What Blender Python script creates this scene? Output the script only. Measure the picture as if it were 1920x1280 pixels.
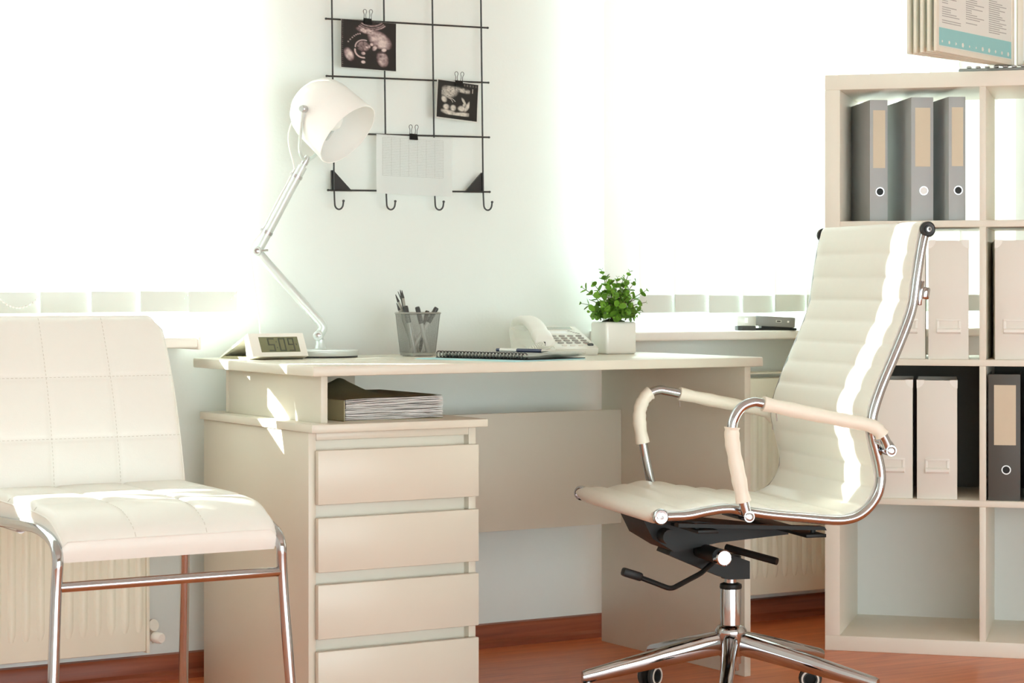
import bpy, bmesh, math, random
from mathutils import Vector, Matrix, Euler
R = math.radians
random.seed(7)
for o in list(bpy.data.objects): bpy.data.objects.remove(o)
scene = bpy.context.scene
C = scene.collection

# ------------------------------------------------------------------ camera
cam_d = bpy.data.cameras.new('camera')
cam = bpy.data.objects.new('camera', cam_d); C.objects.link(cam)
cam.location = (0, 0, .912); cam.rotation_euler = (R(90), 0, R(-31.2))
cam_d.sensor_width = 36; cam_d.lens = 36*4054/1920; cam_d.shift_y = -97/1920
cam_d.clip_start = .05; cam_d.clip_end = 100
cam_d.dof.use_dof = True; cam_d.dof.focus_distance = 4.9; cam_d.dof.aperture_fstop = 10
scene.camera = cam
# ------------------------------------------------------------------ sky and sun
SKY = 8
world = bpy.data.worlds.new('world'); scene.world = world; world.use_nodes = True
bg = world.node_tree.nodes['Background']
bg.inputs['Color'].default_value = (.87, .985, 1.0, 1); bg.inputs['Strength'].default_value = SKY
sun_d = bpy.data.lights.new('sun', 'SUN'); sun_d.energy = 27; sun_d.angle = R(.6); sun_d.color = (1, .98, .93)
sun = bpy.data.objects.new('sun', sun_d); C.objects.link(sun)
SUN = Vector((.846, -.533, -.31))
sun.location = (-4, 8, 5); sun.rotation_euler = SUN.to_track_quat('-Z', 'Y').to_euler()
vs = scene.view_settings
vs.view_transform = 'Standard'; vs.look = 'None'; vs.gamma = 1; vs.use_curve_mapping = False
vs.exposure = -0.23
scene.cycles.diffuse_bounces = 10; scene.cycles.max_bounces = 14; scene.cycles.transparent_max_bounces = 12
scene.cycles.sample_clamp_indirect = 8

# ------------------------------------------------------------------ materials
def mat(name, col, rough=.5, metal=0, var=.04, scale=30, bump=0, bscale=200, coat=0, spec=.5, sss=0):
    m = bpy.data.materials.new(name); m.use_nodes = True
    nt = m.node_tree; p = nt.nodes['Principled BSDF']
    tc = nt.nodes.new('ShaderNodeTexCoord'); n = nt.nodes.new('ShaderNodeTexNoise')
    n.inputs['Scale'].default_value = scale; n.inputs['Detail'].default_value = 4
    nt.links.new(tc.outputs['Object'], n.inputs['Vector'])
    mx = nt.nodes.new('ShaderNodeMix'); mx.data_type = 'RGBA'
    mx.inputs[6].default_value = (*[c*(1-var) for c in col], 1)
    mx.inputs[7].default_value = (*[min(1, c*(1+var)) for c in col], 1)
    nt.links.new(n.outputs['Fac'], mx.inputs[0]); nt.links.new(mx.outputs[2], p.inputs['Base Color'])
    p.inputs['Roughness'].default_value = rough; p.inputs['Metallic'].default_value = metal
    p.inputs['Specular IOR Level'].default_value = spec
    p.inputs['Coat Weight'].default_value = coat
    if bump:
        b = nt.nodes.new('ShaderNodeTexNoise'); b.inputs['Scale'].default_value = bscale
        nt.links.new(tc.outputs['Object'], b.inputs['Vector'])
        bp = nt.nodes.new('ShaderNodeBump'); bp.inputs['Strength'].default_value = bump; bp.inputs['Distance'].default_value = .002
        nt.links.new(b.outputs['Fac'], bp.inputs['Height']); nt.links.new(bp.outputs['Normal'], p.inputs['Normal'])
    return m

def wood(name, dark, light, rough, stretch, scale=6):
    m = mat(name, light, rough); nt = m.node_tree; p = nt.nodes['Principled BSDF']
    tc = nt.nodes.new('ShaderNodeTexCoord'); mp = nt.nodes.new('ShaderNodeMapping'); mp.inputs['Scale'].default_value = stretch
    nt.links.new(tc.outputs['Object'], mp.inputs['Vector'])
    n = nt.nodes.new('ShaderNodeTexNoise'); n.inputs['Scale'].default_value = scale; n.inputs['Detail'].default_value = 6; n.inputs['Distortion'].default_value = .6
    nt.links.new(mp.outputs[0], n.inputs['Vector'])
    cr = nt.nodes.new('ShaderNodeValToRGB'); cr.color_ramp.elements[0].position = .3; cr.color_ramp.elements[1].position = .7
    cr.color_ramp.elements[0].color = (*dark, 1); cr.color_ramp.elements[1].color = (*light, 1)
    nt.links.new(n.outputs['Fac'], cr.inputs[0]); nt.links.new(cr.outputs[0], p.inputs['Base Color'])
    return m

def attr_mat(name, rough=.35):
    m = bpy.data.materials.new(name); m.use_nodes = True; nt = m.node_tree; p = nt.nodes['Principled BSDF']
    a = nt.nodes.new('ShaderNodeAttribute'); a.attribute_name = 'Col'
    nt.links.new(a.outputs['Color'], p.inputs['Base Color']); p.inputs['Roughness'].default_value = rough
    return m

def sheer(name, col, trans):
    m = bpy.data.materials.new(name); m.use_nodes = True; nt = m.node_tree
    for n in list(nt.nodes):
        if n.type == 'BSDF_PRINCIPLED': nt.nodes.remove(n)
    out = next(n for n in nt.nodes if n.type == 'OUTPUT_MATERIAL')
    tc = nt.nodes.new('ShaderNodeTexCoord'); wv = nt.nodes.new('ShaderNodeTexWave'); wv.inputs['Scale'].default_value = 60; wv.inputs['Distortion'].default_value = .5
    nt.links.new(tc.outputs['Object'], wv.inputs['Vector'])
    mx = nt.nodes.new('ShaderNodeMix'); mx.data_type = 'RGBA'
    mx.inputs[6].default_value = (*[c*.95 for c in col], 1); mx.inputs[7].default_value = (*col, 1)
    nt.links.new(wv.outputs['Fac'], mx.inputs[0])
    d = nt.nodes.new('ShaderNodeBsdfDiffuse'); t = nt.nodes.new('ShaderNodeBsdfTranslucent'); s = nt.nodes.new('ShaderNodeMixShader')
    nt.links.new(mx.outputs[2], d.inputs[0]); nt.links.new(mx.outputs[2], t.inputs[0])
    s.inputs[0].default_value = trans
    nt.links.new(d.outputs[0], s.inputs[1]); nt.links.new(t.outputs[0], s.inputs[2]); nt.links.new(s.outputs[0], out.inputs[0])
    return m

def pane_mat():
    m = bpy.data.materials.new('window_glass'); m.use_nodes = True; nt = m.node_tree
    for n in list(nt.nodes):
        if n.type == 'BSDF_PRINCIPLED': nt.nodes.remove(n)
    out = next(n for n in nt.nodes if n.type == 'OUTPUT_MATERIAL')
    t = nt.nodes.new('ShaderNodeBsdfTransparent'); t.inputs[0].default_value = (.97, 1, .98, 1)
    g = nt.nodes.new('ShaderNodeBsdfGlossy'); g.inputs['Roughness'].default_value = .02
    s = nt.nodes.new('ShaderNodeMixShader')
    s.inputs[0].default_value = .05; nt.links.new(t.outputs[0], s.inputs[1]); nt.links.new(g.outputs[0], s.inputs[2]); nt.links.new(s.outputs[0], out.inputs[0])
    return m

M = dict(
    wall=mat('wall_paint', (.77, .82, .795), .8, var=.012, scale=8, bump=.12, bscale=120),
    ceil=mat('ceiling_paint', (.62, .60, .55), .9, var=.01),
    wall2=mat('warm_wall_paint', (.60, .56, .49), .85, var=.012, scale=8),
    floor=wood('laminate_floor', (.58, .15, .052), (.80, .26, .095), .32, (1.2, 14, 1), 4),
    base=wood('baseboard_wood', (.18, .04, .016), (.33, .085, .034), .4, (1, 1, 22), 3),
    pvc=mat('window_plastic', (.85, .86, .83), .35, var=.01),
    sill=mat('sill_laminate', (.86, .85, .80), .35, var=.01),
    glass=pane_mat(),
    sheer=sheer('blind_fabric', (.93, .95, .93), .2),
    hem=mat('blind_hem', (.74, .79, .75), .7, var=.02),
    bead=mat('bead_plastic', (.97, .97, .95), .4, var=.01),
    rad=mat('radiator_enamel', (.78, .78, .66), .35, var=.01),
    desk=mat('desk_laminate', (.71, .685, .585), .32, var=.012, scale=12),
    deskedge=mat('desk_inner', (.80, .77, .67), .45, var=.02),
    shelf=mat('shelf_laminate', (.82, .79, .70), .4, var=.012),
    back=mat('back_board', (.70, .72, .70), .6, var=.015),
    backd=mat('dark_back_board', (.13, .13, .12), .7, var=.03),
    leather=mat('white_leatherette', (.83, .84, .79), .38, var=.012, scale=60, bump=.10, bscale=500),
    leather2=mat('cream_leatherette', (.88, .89, .82), .36, var=.012, scale=60, bump=.08, bscale=500),
    sleeve=mat('arm_sleeve_leatherette', (.89, .87, .76), .45, var=.02, bump=.25, bscale=90),
    thread=mat('stitch_thread', (.55, .53, .46), .7),
    chrome=mat('chrome', (.55, .575, .60), .07, 1, var=.01),
    steel=mat('brushed_steel', (.55, .55, .55), .3, 1, var=.05),
    black=mat('black_plastic', (.010, .0105, .010), .45, var=.1, spec=.28),
    blackm=mat('black_steel', (.02, .02, .02), .42, var=.1),
    rubber=mat('dark_rubber', (.04, .042, .042), .6),
    whitep=mat('white_plastic', (.84, .83, .78), .3, var=.01),
    lampw=mat('lamp_shade_enamel', (.90, .91, .89), .28, var=.008),
    lampa=mat('lamp_arm_paint', (.66, .72, .70), .3, .25, var=.015),
    clockw=mat('clock_plastic', (.88, .87, .80), .4, var=.01),
    lcd=mat('lcd_olive', (.20, .21, .12), .25, var=.03),
    lcdink=mat('lcd_ink', (.075, .085, .06), .4),
    paper=mat('paper', (.93, .96, .96), .8, var=.01),
    paper2=mat('paper_grey', (.74, .72, .70), .8, var=.10, scale=300),
    ink=mat('print_ink', (.30, .31, .31), .8),
    ink2=mat('print_ink_pale', (.45, .46, .45), .8),
    teal=mat('teal_print', (.32, .66, .68), .6, var=.02),
    photo=attr_mat('ultrasound_print'),
    photow=mat('photo_back', (.85, .85, .82), .4),
    pen_d=mat('pen_dark', (.035, .036, .034), .35),
    pen_g=mat('pencil_grey', (.36, .35, .30), .5, var=.08),
    pen_s=mat('pen_silver', (.60, .60, .56), .35, .4),
    pen_w=mat('pen_clear', (.78, .80, .76), .3),
    pen_b=mat('pen_navy', (.035, .045, .10), .35),
    mesh=mat('mesh_steel', (.40, .40, .37), .4, .7),
    coil=mat('coil_black', (.018, .02, .02), .35),
    page=mat('notebook_pages', (.88, .90, .88), .8, var=.03, scale=200),
    blue=mat('pale_blue_card', (.50, .80, .84), .5, var=.015),
    cover=mat('folder_cover', (.40, .37, .23), .6, var=.08),
    phone=mat('phone_plastic', (.80, .81, .75), .32, var=.01),
    key=mat('phone_key_grey', (.36, .35, .31), .5),
    keyw=mat('phone_key_white', (.74, .72, .65), .4),
    scr=mat('phone_screen', (.42, .46, .40), .2),
    pot=mat('white_ceramic', (.84, .85, .80), .12, var=.008, coat=.5),
    soil=mat('dark_moss', (.03, .045, .015), .9, var=.3),
    leaf=mat('leaf_green', (.15, .33, .03), .45, var=.35, scale=25),
    stem=mat('stem_brown', (.10, .14, .04), .6),
    bind=mat('grey_binder_card', (.42, .45, .46), .55, var=.02),
    bindd=mat('charcoal_binder_card', (.085, .083, .075), .5, var=.05),
    lab=mat('binder_label_tan', (.68, .60, .46), .7, var=.03),
    box=mat('file_box_card', (.80, .78, .72), .5, var=.012),
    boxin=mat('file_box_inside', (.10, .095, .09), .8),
    greym=mat('gadget_grey', (.28, .29, .28), .4, var=.03),
    frame=mat('display_frame_cream', (.82, .81, .70), .4, var=.01),
    poster=mat('poster_paper', (.84, .87, .83), .6, var=.01),
)
# leaves let some light through
lp = M['leaf'].node_tree.nodes['Principled BSDF']
lp.inputs['Subsurface Weight'].default_value = 0
nt = M['leaf'].node_tree; o_ = next(n for n in nt.nodes if n.type == 'OUTPUT_MATERIAL')
oi = nt.nodes.new('ShaderNodeObjectInfo'); hs = nt.nodes.new('ShaderNodeHueSaturation')
mr = nt.nodes.new('ShaderNodeMapRange'); mr.inputs[3].default_value = .55; mr.inputs[4].default_value = 1.6
nt.links.new(oi.outputs['Random'], mr.inputs[0]); nt.links.new(mr.outputs[0], hs.inputs['Value'])
src = lp.inputs['Base Color'].links[0].from_socket
nt.links.new(src, hs.inputs['Color']); nt.links.new(hs.outputs[0], lp.inputs['Base Color'])
tl = nt.nodes.new('ShaderNodeBsdfTranslucent'); ms = nt.nodes.new('ShaderNodeMixShader'); ms.inputs[0].default_value = .3
nt.links.new(hs.outputs[0], tl.inputs[0]); nt.links.new(lp.outputs[0], ms.inputs[1]); nt.links.new(tl.outputs[0], ms.inputs[2]); nt.links.new(ms.outputs[0], o_.inputs[0])

# ------------------------------------------------------------------ mesh helpers
class MB:
    def __init__(s): s.bm = bmesh.new()
    def _x(s, vs, m):
        if m is not None:
            for v in vs: v.co = m @ v.co
    def box(s, lo, hi, bev=0, seg=2, m=None):
        c = [(a+b)/2 for a, b in zip(lo, hi)]; d = [abs(b-a) for a, b in zip(lo, hi)]
        g = bmesh.ops.create_cube(s.bm, size=1, matrix=Matrix.Translation(c) @ Matrix.Diagonal((*d, 1)))
        vs = g['verts']
        if bev:
            es = list({e for v in vs for e in v.link_edges})
            r = bmesh.ops.bevel(s.bm, geom=es, offset=bev, segments=seg, affect='EDGES', profile=.5)
            vs = list({v for f in r['faces'] for v in f.verts} | {v for v in vs if v.is_valid})
            seen = set(vs); st = list(vs)
            while st:
                v = st.pop()
                for e in v.link_edges:
                    o = e.other_vert(v)
                    if o not in seen: seen.add(o); st.append(o)
            vs = list(seen)
        s._x(vs, m); return s
    def tube(s, pts, r, n=10, closed=False, caps=True, m=None, sq=1):
        pts = [Vector(p) for p in pts]; N = len(pts)
        rs = r if isinstance(r, (list, tuple)) else [r]*N
        T = []
        for i in range(N):
            a = pts[(i-1) % N] if closed or i > 0 else pts[i]; b = pts[(i+1) % N] if closed or i < N-1 else pts[i]
            T.append((b-a).normalized())
        up = Vector((0, 0, 1)) if abs(T[0].z) < .9 else Vector((0, 1, 0))
        u = (up - T[0]*up.dot(T[0])).normalized(); rings = []
        for i in range(N):
            u = (u - T[i]*u.dot(T[i])).normalized(); w = T[i].cross(u)
            rings.append([s.bm.verts.new(pts[i] + (u*math.cos(2*math.pi*k/n) + w*sq*math.sin(2*math.pi*k/n))*rs[i]) for k in range(n)])
        for i in range(N if closed else N-1):
            A, B = rings[i], rings[(i+1) % N]
            for k in range(n): s.bm.faces.new((A[k], A[(k+1) % n], B[(k+1) % n], B[k]))
        if caps and not closed:
            s.bm.faces.new(rings[0][::-1]); s.bm.faces.new(rings[-1])
        s._x([v for q in rings for v in q], m); return s
    def lathe(s, prof, n=24, m=None, ring=False):
        rings = []
        for r, z in prof:
            rings.append([s.bm.verts.new((r*math.cos(2*math.pi*k/n), r*math.sin(2*math.pi*k/n), z)) for k in range(n)] if r > 1e-6 else [s.bm.verts.new((0, 0, z))])
        for A, B in list(zip(rings, rings[1:])) + ([(rings[-1], rings[0])] if ring else []):
            for k in range(n):
                q = [A[k % len(A)], A[(k+1) % n % len(A)], B[(k+1) % n % len(B)], B[k % len(B)]]
                q = list(dict.fromkeys(q))
                if len(q) > 2: s.bm.faces.new(q)
        for q in (rings[0], rings[-1]):
            if len(q) > 1 and not ring: s.bm.faces.new(q)
        s._x([v for q in rings for v in q], m); return s
    def prism(s, poly, vec, m=None):
        a = [s.bm.verts.new(p) for p in poly]; b = [s.bm.verts.new(Vector(p)+Vector(vec)) for p in poly]
        n = len(a); s.bm.faces.new(a); s.bm.faces.new(b[::-1])
        for i in range(n): s.bm.faces.new((a[i], b[i], b[(i+1) % n], a[(i+1) % n]))
        s._x(a+b, m); return s
    def grid(s, fn, nu, nv, cu=False, cv=False, m=None):
        g = [[s.bm.verts.new(fn(i/(nu if cu else nu-1), j/(nv if cv else nv-1))) for j in range(nv)] for i in range(nu)]
        for i in range(nu if cu else nu-1):
            for j in range(nv if cv else nv-1):
                s.bm.faces.new((g[i][j], g[(i+1) % nu][j], g[(i+1) % nu][(j+1) % nv], g[i][(j+1) % nv]))
        s._x([v for r in g for v in r], m); return s
    def quad(s, p):
        s.bm.faces.new([s.bm.verts.new(q) for q in p]); return s
    def mesh(s, name, material, ang=35):
        bmesh.ops.recalc_face_normals(s.bm, faces=s.bm.faces)
        me = bpy.data.meshes.new(name); s.bm.to_mesh(me); s.bm.free()
        if isinstance(material, str): material = M[material]
        me.materials.append(material)
        me.shade_smooth(); me.set_sharp_from_angle(angle=R(ang))
        return me
    def build(s, name, material, parent=None, ang=35, label=None):
        return link(name, s.mesh(name, material, ang), parent, label)
def link(name, me, parent=None, label=None):
    o = bpy.data.objects.new(name, me); C.objects.link(o); o.parent = parent
    if label: o['label'] = label
    return o
def thing(name, label, cat, loc=(0, 0, 0), rz=0, group=None):
    o = bpy.data.objects.new(name, None); C.objects.link(o); o.empty_display_size = .05
    o.location = loc; o.rotation_euler = (0, 0, rz); return tag(o, label, cat, group)
def tag(o, label, cat, group=None):
    o['label'] = label; o['category'] = cat
    if group: o['group'] = group
    return o
def struct(o, label=None):
    o['kind'] = 'structure'
    if label: o['label'] = label
    return o
def fillet(pts, rad, n=6):
    pts = [Vector(p) for p in pts]; out = [pts[0]]
    for i in range(1, len(pts)-1):
        a, b, c = pts[i-1], pts[i], pts[i+1]; r = rad[i-1] if isinstance(rad, (list, tuple)) else rad
        r1 = min(r, (a-b).length*.49); r2 = min(r, (c-b).length*.49)
        p, q = b+(a-b).normalized()*r1, b+(c-b).normalized()*r2
        for k in range(n+1):
            t = k/n; out.append(p*(1-t)**2 + b*2*t*(1-t) + q*t*t)
    return out + [pts[-1]]
def spline(pts, k=6):
    pts = [Vector(p) for p in pts]; out = []
    for i in range(len(pts)-1):
        p0, p1, p2, p3 = pts[max(i-1, 0)], pts[i], pts[i+1], pts[min(i+2, len(pts)-1)]
        for j in range(k):
            t = j/k
            out.append(.5*((2*p1) + (p2-p0)*t + (2*p0-5*p1+4*p2-p3)*t*t + (3*p1-p0-3*p2+p3)*t**3))
    return out + [pts[-1]]
def axis_m(o, z, x=None):
    z = Vector(z).normalized(); x = Vector(x) if x is not None else (Vector((0, 0, 1)) if abs(z.z) < .9 else Vector((1, 0, 0)))
    x = (x - z*x.dot(z)).normalized(); y = z.cross(x)
    m = Matrix((x, y, z)).transposed().to_4x4(); m.translation = Vector(o); return m
def T(x, y, z): return Matrix.Translation((x, y, z))

# ================================================================== the room
W = 4.76                                   # inside face of the window wall
XL, XR, YF, CEIL = -1.6, 4.95, -1.2, 2.7
WT = .26
WIN = ((-.35, 1.93), (3.17, 4.47)); Z0, Z1 = .80, 2.35
struct(MB().box((XL-.2, YF, -.06), (XR+.2, W+WT, 0)).build('floor', 'floor'), 'orange brown laminate floor')
struct(MB().box((XL-.2, YF, CEIL), (XR+.2, W+WT, CEIL+.1)).build('ceiling', 'ceil'), 'plain white ceiling')
b = MB()
xs = [XL-.2, WIN[0][0], WIN[0][1], WIN[1][0], WIN[1][1], XR+.2]
for i in range(5):
    if i % 2 == 0: b.box((xs[i], W, 0), (xs[i+1], W+WT, CEIL))
    else:
        b.box((xs[i], W, 0), (xs[i+1], W+WT, Z0)); b.box((xs[i], W, Z1), (xs[i+1], W+WT, CEIL))
struct(b.build('wall_back', 'wall'), 'off white plaster wall with two windows')
struct(MB().box((XR, YF, 0), (XR+.2, W, CEIL)).build('wall_right', 'wall2'), 'beige plaster side wall')
struct(MB().box((XL-.2, YF, 0), (XL, W, CEIL)).build('wall_left', 'wall'), 'off white plaster side wall')
FILL_OPEN = ((-1.3, 4.0), (.0, 1.6))             # unseen low opening added behind the camera, sized to let in fill light
b = MB().box((XL-.2, YF-.2, 0), (FILL_OPEN[0][0], YF, CEIL)).box((FILL_OPEN[0][1], YF-.2, 0), (XR+.2, YF, CEIL)).box((FILL_OPEN[0][0], YF-.2, FILL_OPEN[1][1]), (FILL_OPEN[0][1], YF, CEIL))
struct(b.build('wall_front', 'wall2'), 'beige plaster wall with a wide opening added for fill light')
prof = [(W, 0), (W-.024, 0), (W-.024, .012), (W-.018, .02), (W-.018, .05), (W-.013, .058), (W, .06)]
struct(MB().prism([(XL, y, z) for y, z in prof], (XR-XL, 0, 0)).build('baseboard_back', 'base'), 'reddish brown wooden skirting board')
MUL = ((.42, 1.20), (3.875,))
for i, (a, c) in enumerate(WIN):
    w = thing('window_%d' % (i+1), 'white framed window', 'window'); del w['category']; struct(w)
    f = MB(); y0, y1 = W+.15, W+.21
    for lo, hi in (((a, y0, Z0), (a+.06, y1, Z1)), ((c-.06, y0, Z0), (c, y1, Z1)), ((a+.06, y0, Z0), (c-.06, y1, Z0+.06)), ((a+.06, y0, Z1-.06), (c-.06, y1, Z1)),
                   *(((x-.035, y0, Z0+.06), (x+.035, y1, Z1-.06)) for x in MUL[i])): f.box(lo, hi, .006)
    f.build('window_frame', 'pvc', w)
    ed = [a+.06] + [x+s_ for x in MUL[i] for s_ in (-.035, .035)] + [c-.06]
    for p, q in zip(ed[::2], ed[1::2]):
        MB().box((p, W+.178, Z0+.06), (q, W+.184, Z1-.06)).build('pane', 'glass', w)
for i, (a, c) in enumerate(((-.40, 1.962), (3.125, 4.52))):
    b = MB().box((a, W-.13, Z0-.022), (c, W, Z0+.002), .005, 3)
    b.box((WIN[i][0]+.001, W-.005, Z0-.015), (WIN[i][1]-.001, W+.15, Z0+.002))
    e = a if i else c
    b.box((e-.004, W-.134, Z0-.026), (e+.004, W, Z0+.004), .003)
    struct(b.build('trim_%d' % (i+1), 'sill'), 'cream window sill board')

# ------------------------------------------------------------------ vertical blinds
def bead_chain(p, q, sag, parent):
    b = MB(); n = 15; p, q = Vector(p), Vector(q)
    pts = [p.lerp(q, t/n) - Vector((0, 0, sag*4*(t/n)*(1-t/n))) for t in range(n+1)]
    for k in pts: b.lathe([(0, -.0027), (.0019, -.0019), (.0027, 0), (.0019, .0019), (0, .0027)], 6, T(*k))
    b.tube(pts, .0006, 4)
    b.build('bead_chain', 'bead', parent)
def blind(label, xc, zb, open_, aside=-1):
    t = thing('vertical_blind', label, 'blind', (xc[0], W-.10, 0), 0, 'vertical blinds at the windows')
    x0 = xc[0]; L = xc[-1]-x0
    MB().box((-.1, -.022, 2.44), (L+.1, .022, 2.48), .004).build('headrail', 'pvc', t)
    cl = []
    for i, x in enumerate(xc):
        a = R(open_.get(i, random.uniform(5, 9))); hw = .0635
        if i == aside: x += .100
        sx, sy = math.cos(a)*hw, math.sin(a)*hw; cx = x-x0; z = zb + random.uniform(-.002, .002)
        def fn(u, v, cx=cx, sx=sx, sy=sy, z=z, a=a):
            k = 2*u-1; bow = .004*(1-k*k) if a > -.5 else 0
            return Vector((cx+sx*k, sy*k-bow, z+(2.44-z)*v))
        s = MB().grid(fn, 7, 2).build('slat', 'sheer', t)
        h = MB().box((-hw, -.0016, z), (hw, .0016, z+.047), .001, 1, Matrix.Translation((cx, -.004, 0)) @ Matrix.Rotation(a, 4, 'Z'))
        h.build('hem_weight', 'hem', s)
        e = Vector((cx+sx, sy-.006, z+.046)); cl.append(e)
        MB().box((e.x-.003, e.y-.004, e.z-.006), (e.x+.006, e.y+.003, e.z+.001), .001).build('chain_clip', 'bead', s)
    for p, q in zip(cl, cl[1:]): bead_chain(p, q, .034, t)
    return t
xa = [2.008-.1175*i for i in range(21)][::-1]       # right edge about 2.07
blind('white sheer vertical blind at the window behind the guest chair', xa, .861, {13: -9, 14: -4, 15: -9, 7: -14, 8: -20, 9: -12}, 14)
xb = [3.157+.1115*i for i in range(0, 13)]
blind('white sheer vertical blind at the window behind the potted plant', xb, .851, {})
b = MB(); pts = spline([(2.079, W-.112, .905), (2.088, W-.115, .88), (2.086, W-.115, .855), (2.079, W-.115, .838)], 5)
b.tube(pts, .0012, 5)
tag(b.build('blind_cord', 'bead'), 'loose white bead cord end hanging from the guest chair blind', 'cord')

# ------------------------------------------------------------------ radiators
def radiator(label, xa, xb_, valve):
    t = thing('radiator', label, 'radiator', (xa, W-.10, 0), 0, 'panel radiators below the windows')
    L = xb_-xa; z0, z1 = .085, .672; n = round(L/.0335); p = L/n
    b = MB(); b.box((0, .004, z0), (L, .014, z1), .003)
    me = MB()
    def rib(u, v):
        # pressed rib with rounded ends
        x = (u-.5)*.021; z = z0+.042+(z1-z0-.084)*v
        e = min(1, min(v, 1-v)*22)
        return Vector((x*(.5+.5*e), .0045-.006*math.sin(math.pi*u)*e**.5, z))
    rm = MB().grid(rib, 7, 26).mesh('rib', 'rad', 60)
    b.build('front_panel', 'rad', t)
    for i in range(n):
        r = link('rib', rm, t); r.location = (p*(i+.5), 0, 0)
    MB().box((-.006, 0, z0-.004), (0, .075, z1+.012), .002).box((L, 0, z0-.004), (L+.008, .075, z1+.012), .002).build('side_cover', 'rad', t)
    g = MB().box((-.006, -.002, z1+.012), (L+.008, .006, z1+.016)).box((-.006, .07, z1+.012), (L+.008, .076, z1+.016))
    k = 0
    while k*.03 < L: g.box((k*.03, .006, z1+.012), (k*.03+.012, .07, z1+.015)); k += 1
    g.build('top_grille', 'rad', t)
    MB().box((0, .045, z0), (L, .06, z1), .003).build('rear_panel', 'rad', t)
    MB().box((.1, .07, .5), (.13, .0995, .56)).box((L-.13, .07, .5), (L-.1, .0995, .56)).build('wall_bracket', 'rad', t)
    if valve:
        v = MB().tube([(L+.004, .035, .128), (L+.03, .035, .128)], .011, 10).tube([(L+.02, .035, .128), (L+.02, .03, .098)], .009, 10).lathe([(.0, -.01), (.014, -.008), (.014, .012), (0, .014)], 14, axis_m((L+.018, .02, .140), (.3, -1, .25)))
        v = v.build('valve', 'keyw', t)
        MB().lathe([(0, 0), (.0125, .001), (.0125, .022), (.010, .026), (0, .026)], 16, axis_m((L+.024, .014, .115), (.35, -1, -.05))).build('valve_cap', 'whitep', v)
    return t
radiator('cream panel radiator behind the white guest chair', .75, 1.846, True)
radiator('cream panel radiator between the desk and the shelf unit', 3.34, 4.36, False)

# ================================================================== desk
DZ = .753
desk = thing('desk', 'white office desk with four drawer pedestal and raised desktop', 'desk', (2.0, 4.06, 0))
def D(lo, hi, name, mt='desk', par=None, bev=.0015, lab=None):
    o = (2.0, 4.06, 0)
    return MB().box([a-c for a, c in zip(lo, o)], [a-c for a, c in zip(hi, o)], bev, 2).build(name, mt, par or desk, label=lab)
D((1.976, 4.06, DZ-.022), (3.153, 4.70, DZ), 'desktop', bev=.003)
D((3.109, 4.075, 0), (3.127, 4.685, DZ-.022), 'side_panel')
D((2.392, 4.592, .315), (3.109, 4.608, .606), 'modesty_panel')
D((2.018, 4.11, .63), (2.034, 4.59, DZ-.022), 'riser_panel')
D((2.018, 4.5905, .63), (2.344, 4.606, DZ-.022), 'riser_panel')
ped = D((1.984, 4.10, .0), (2.002, 4.655, .612), 'pedestal', lab='drawer pedestal')
D((2.372, 4.10, 0), (2.390, 4.655, .612), 'pedestal_side', par=ped)
D((2.002, 4.637, .02), (2.372, 4.655, .612), 'pedestal_back', par=ped)
D((2.002, 4.125, .02), (2.372, 4.64, .035), 'pedestal_floor', par=ped)
D((2.002, 4.1185, .0), (2.372, 4.1285, .612), 'pedestal_face', 'deskedge', par=ped)
D((2.002, 4.10, .595), (2.372, 4.118, .612), 'pedestal_rail', par=ped)
D((1.976, 4.067, .613), (2.402, 4.66, .63), 'pedestal_top', par=ped)
for z1 in (.5745, .4325, .2925, .1525):
    D((1.9985, 4.083, z1-.114), (2.3885, 4.0985, z1), 'drawer_front', par=ped, bev=.002)

# ================================================================== bookcase
BO = Vector((3.515, 4.274, 0)); BA = math.atan2(-.731, .682)
BR, BK = Vector((math.cos(BA), math.sin(BA), 0)), Vector((-math.sin(BA), math.cos(BA), 0))
def BP(s, y, z): return BO + BR*s + BK*y + Vector((0, 0, z))
bc = thing('shelf_unit', 'white cube shelf unit with two columns and four rows', 'shelf', BO, BA)
BW, BD, BH = .781, .385, 1.455
for nm, lo, hi in (('side_board', (0, 0, .038), (.038, BD, 1.417)), ('side_board', (BW-.038, 0, .038), (BW, BD, 1.417)), ('top_board', (0, 0, 1.417), (BW, BD, BH)), ('bottom_board', (0, 0, 0), (BW, BD, .038)),
                   ('shelf_board', (.038, .002, 1.068), (BW-.038, BD, 1.085)), ('shelf_board', (.038, .002, .722), (BW-.038, BD, .738)), ('shelf_board', (.038, .002, .372), (BW-.038, BD, .388))):
    MB().box(lo, hi, .0015).build(nm, 'shelf', bc)
for z0, z1 in ((.038, .372), (.388, .722), (.738, 1.068), (1.085, 1.417)):
    MB().box((.383, .003, z0), (.399, BD, z1), .001).build('divider', 'shelf', bc)
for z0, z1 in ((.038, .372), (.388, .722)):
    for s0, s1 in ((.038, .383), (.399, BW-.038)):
        MB().box((s0, BD-.008, z0), (s1, BD-.001, z1)).build('back_panel', 'back' if z0 < .1 else 'backd', bc)

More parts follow.
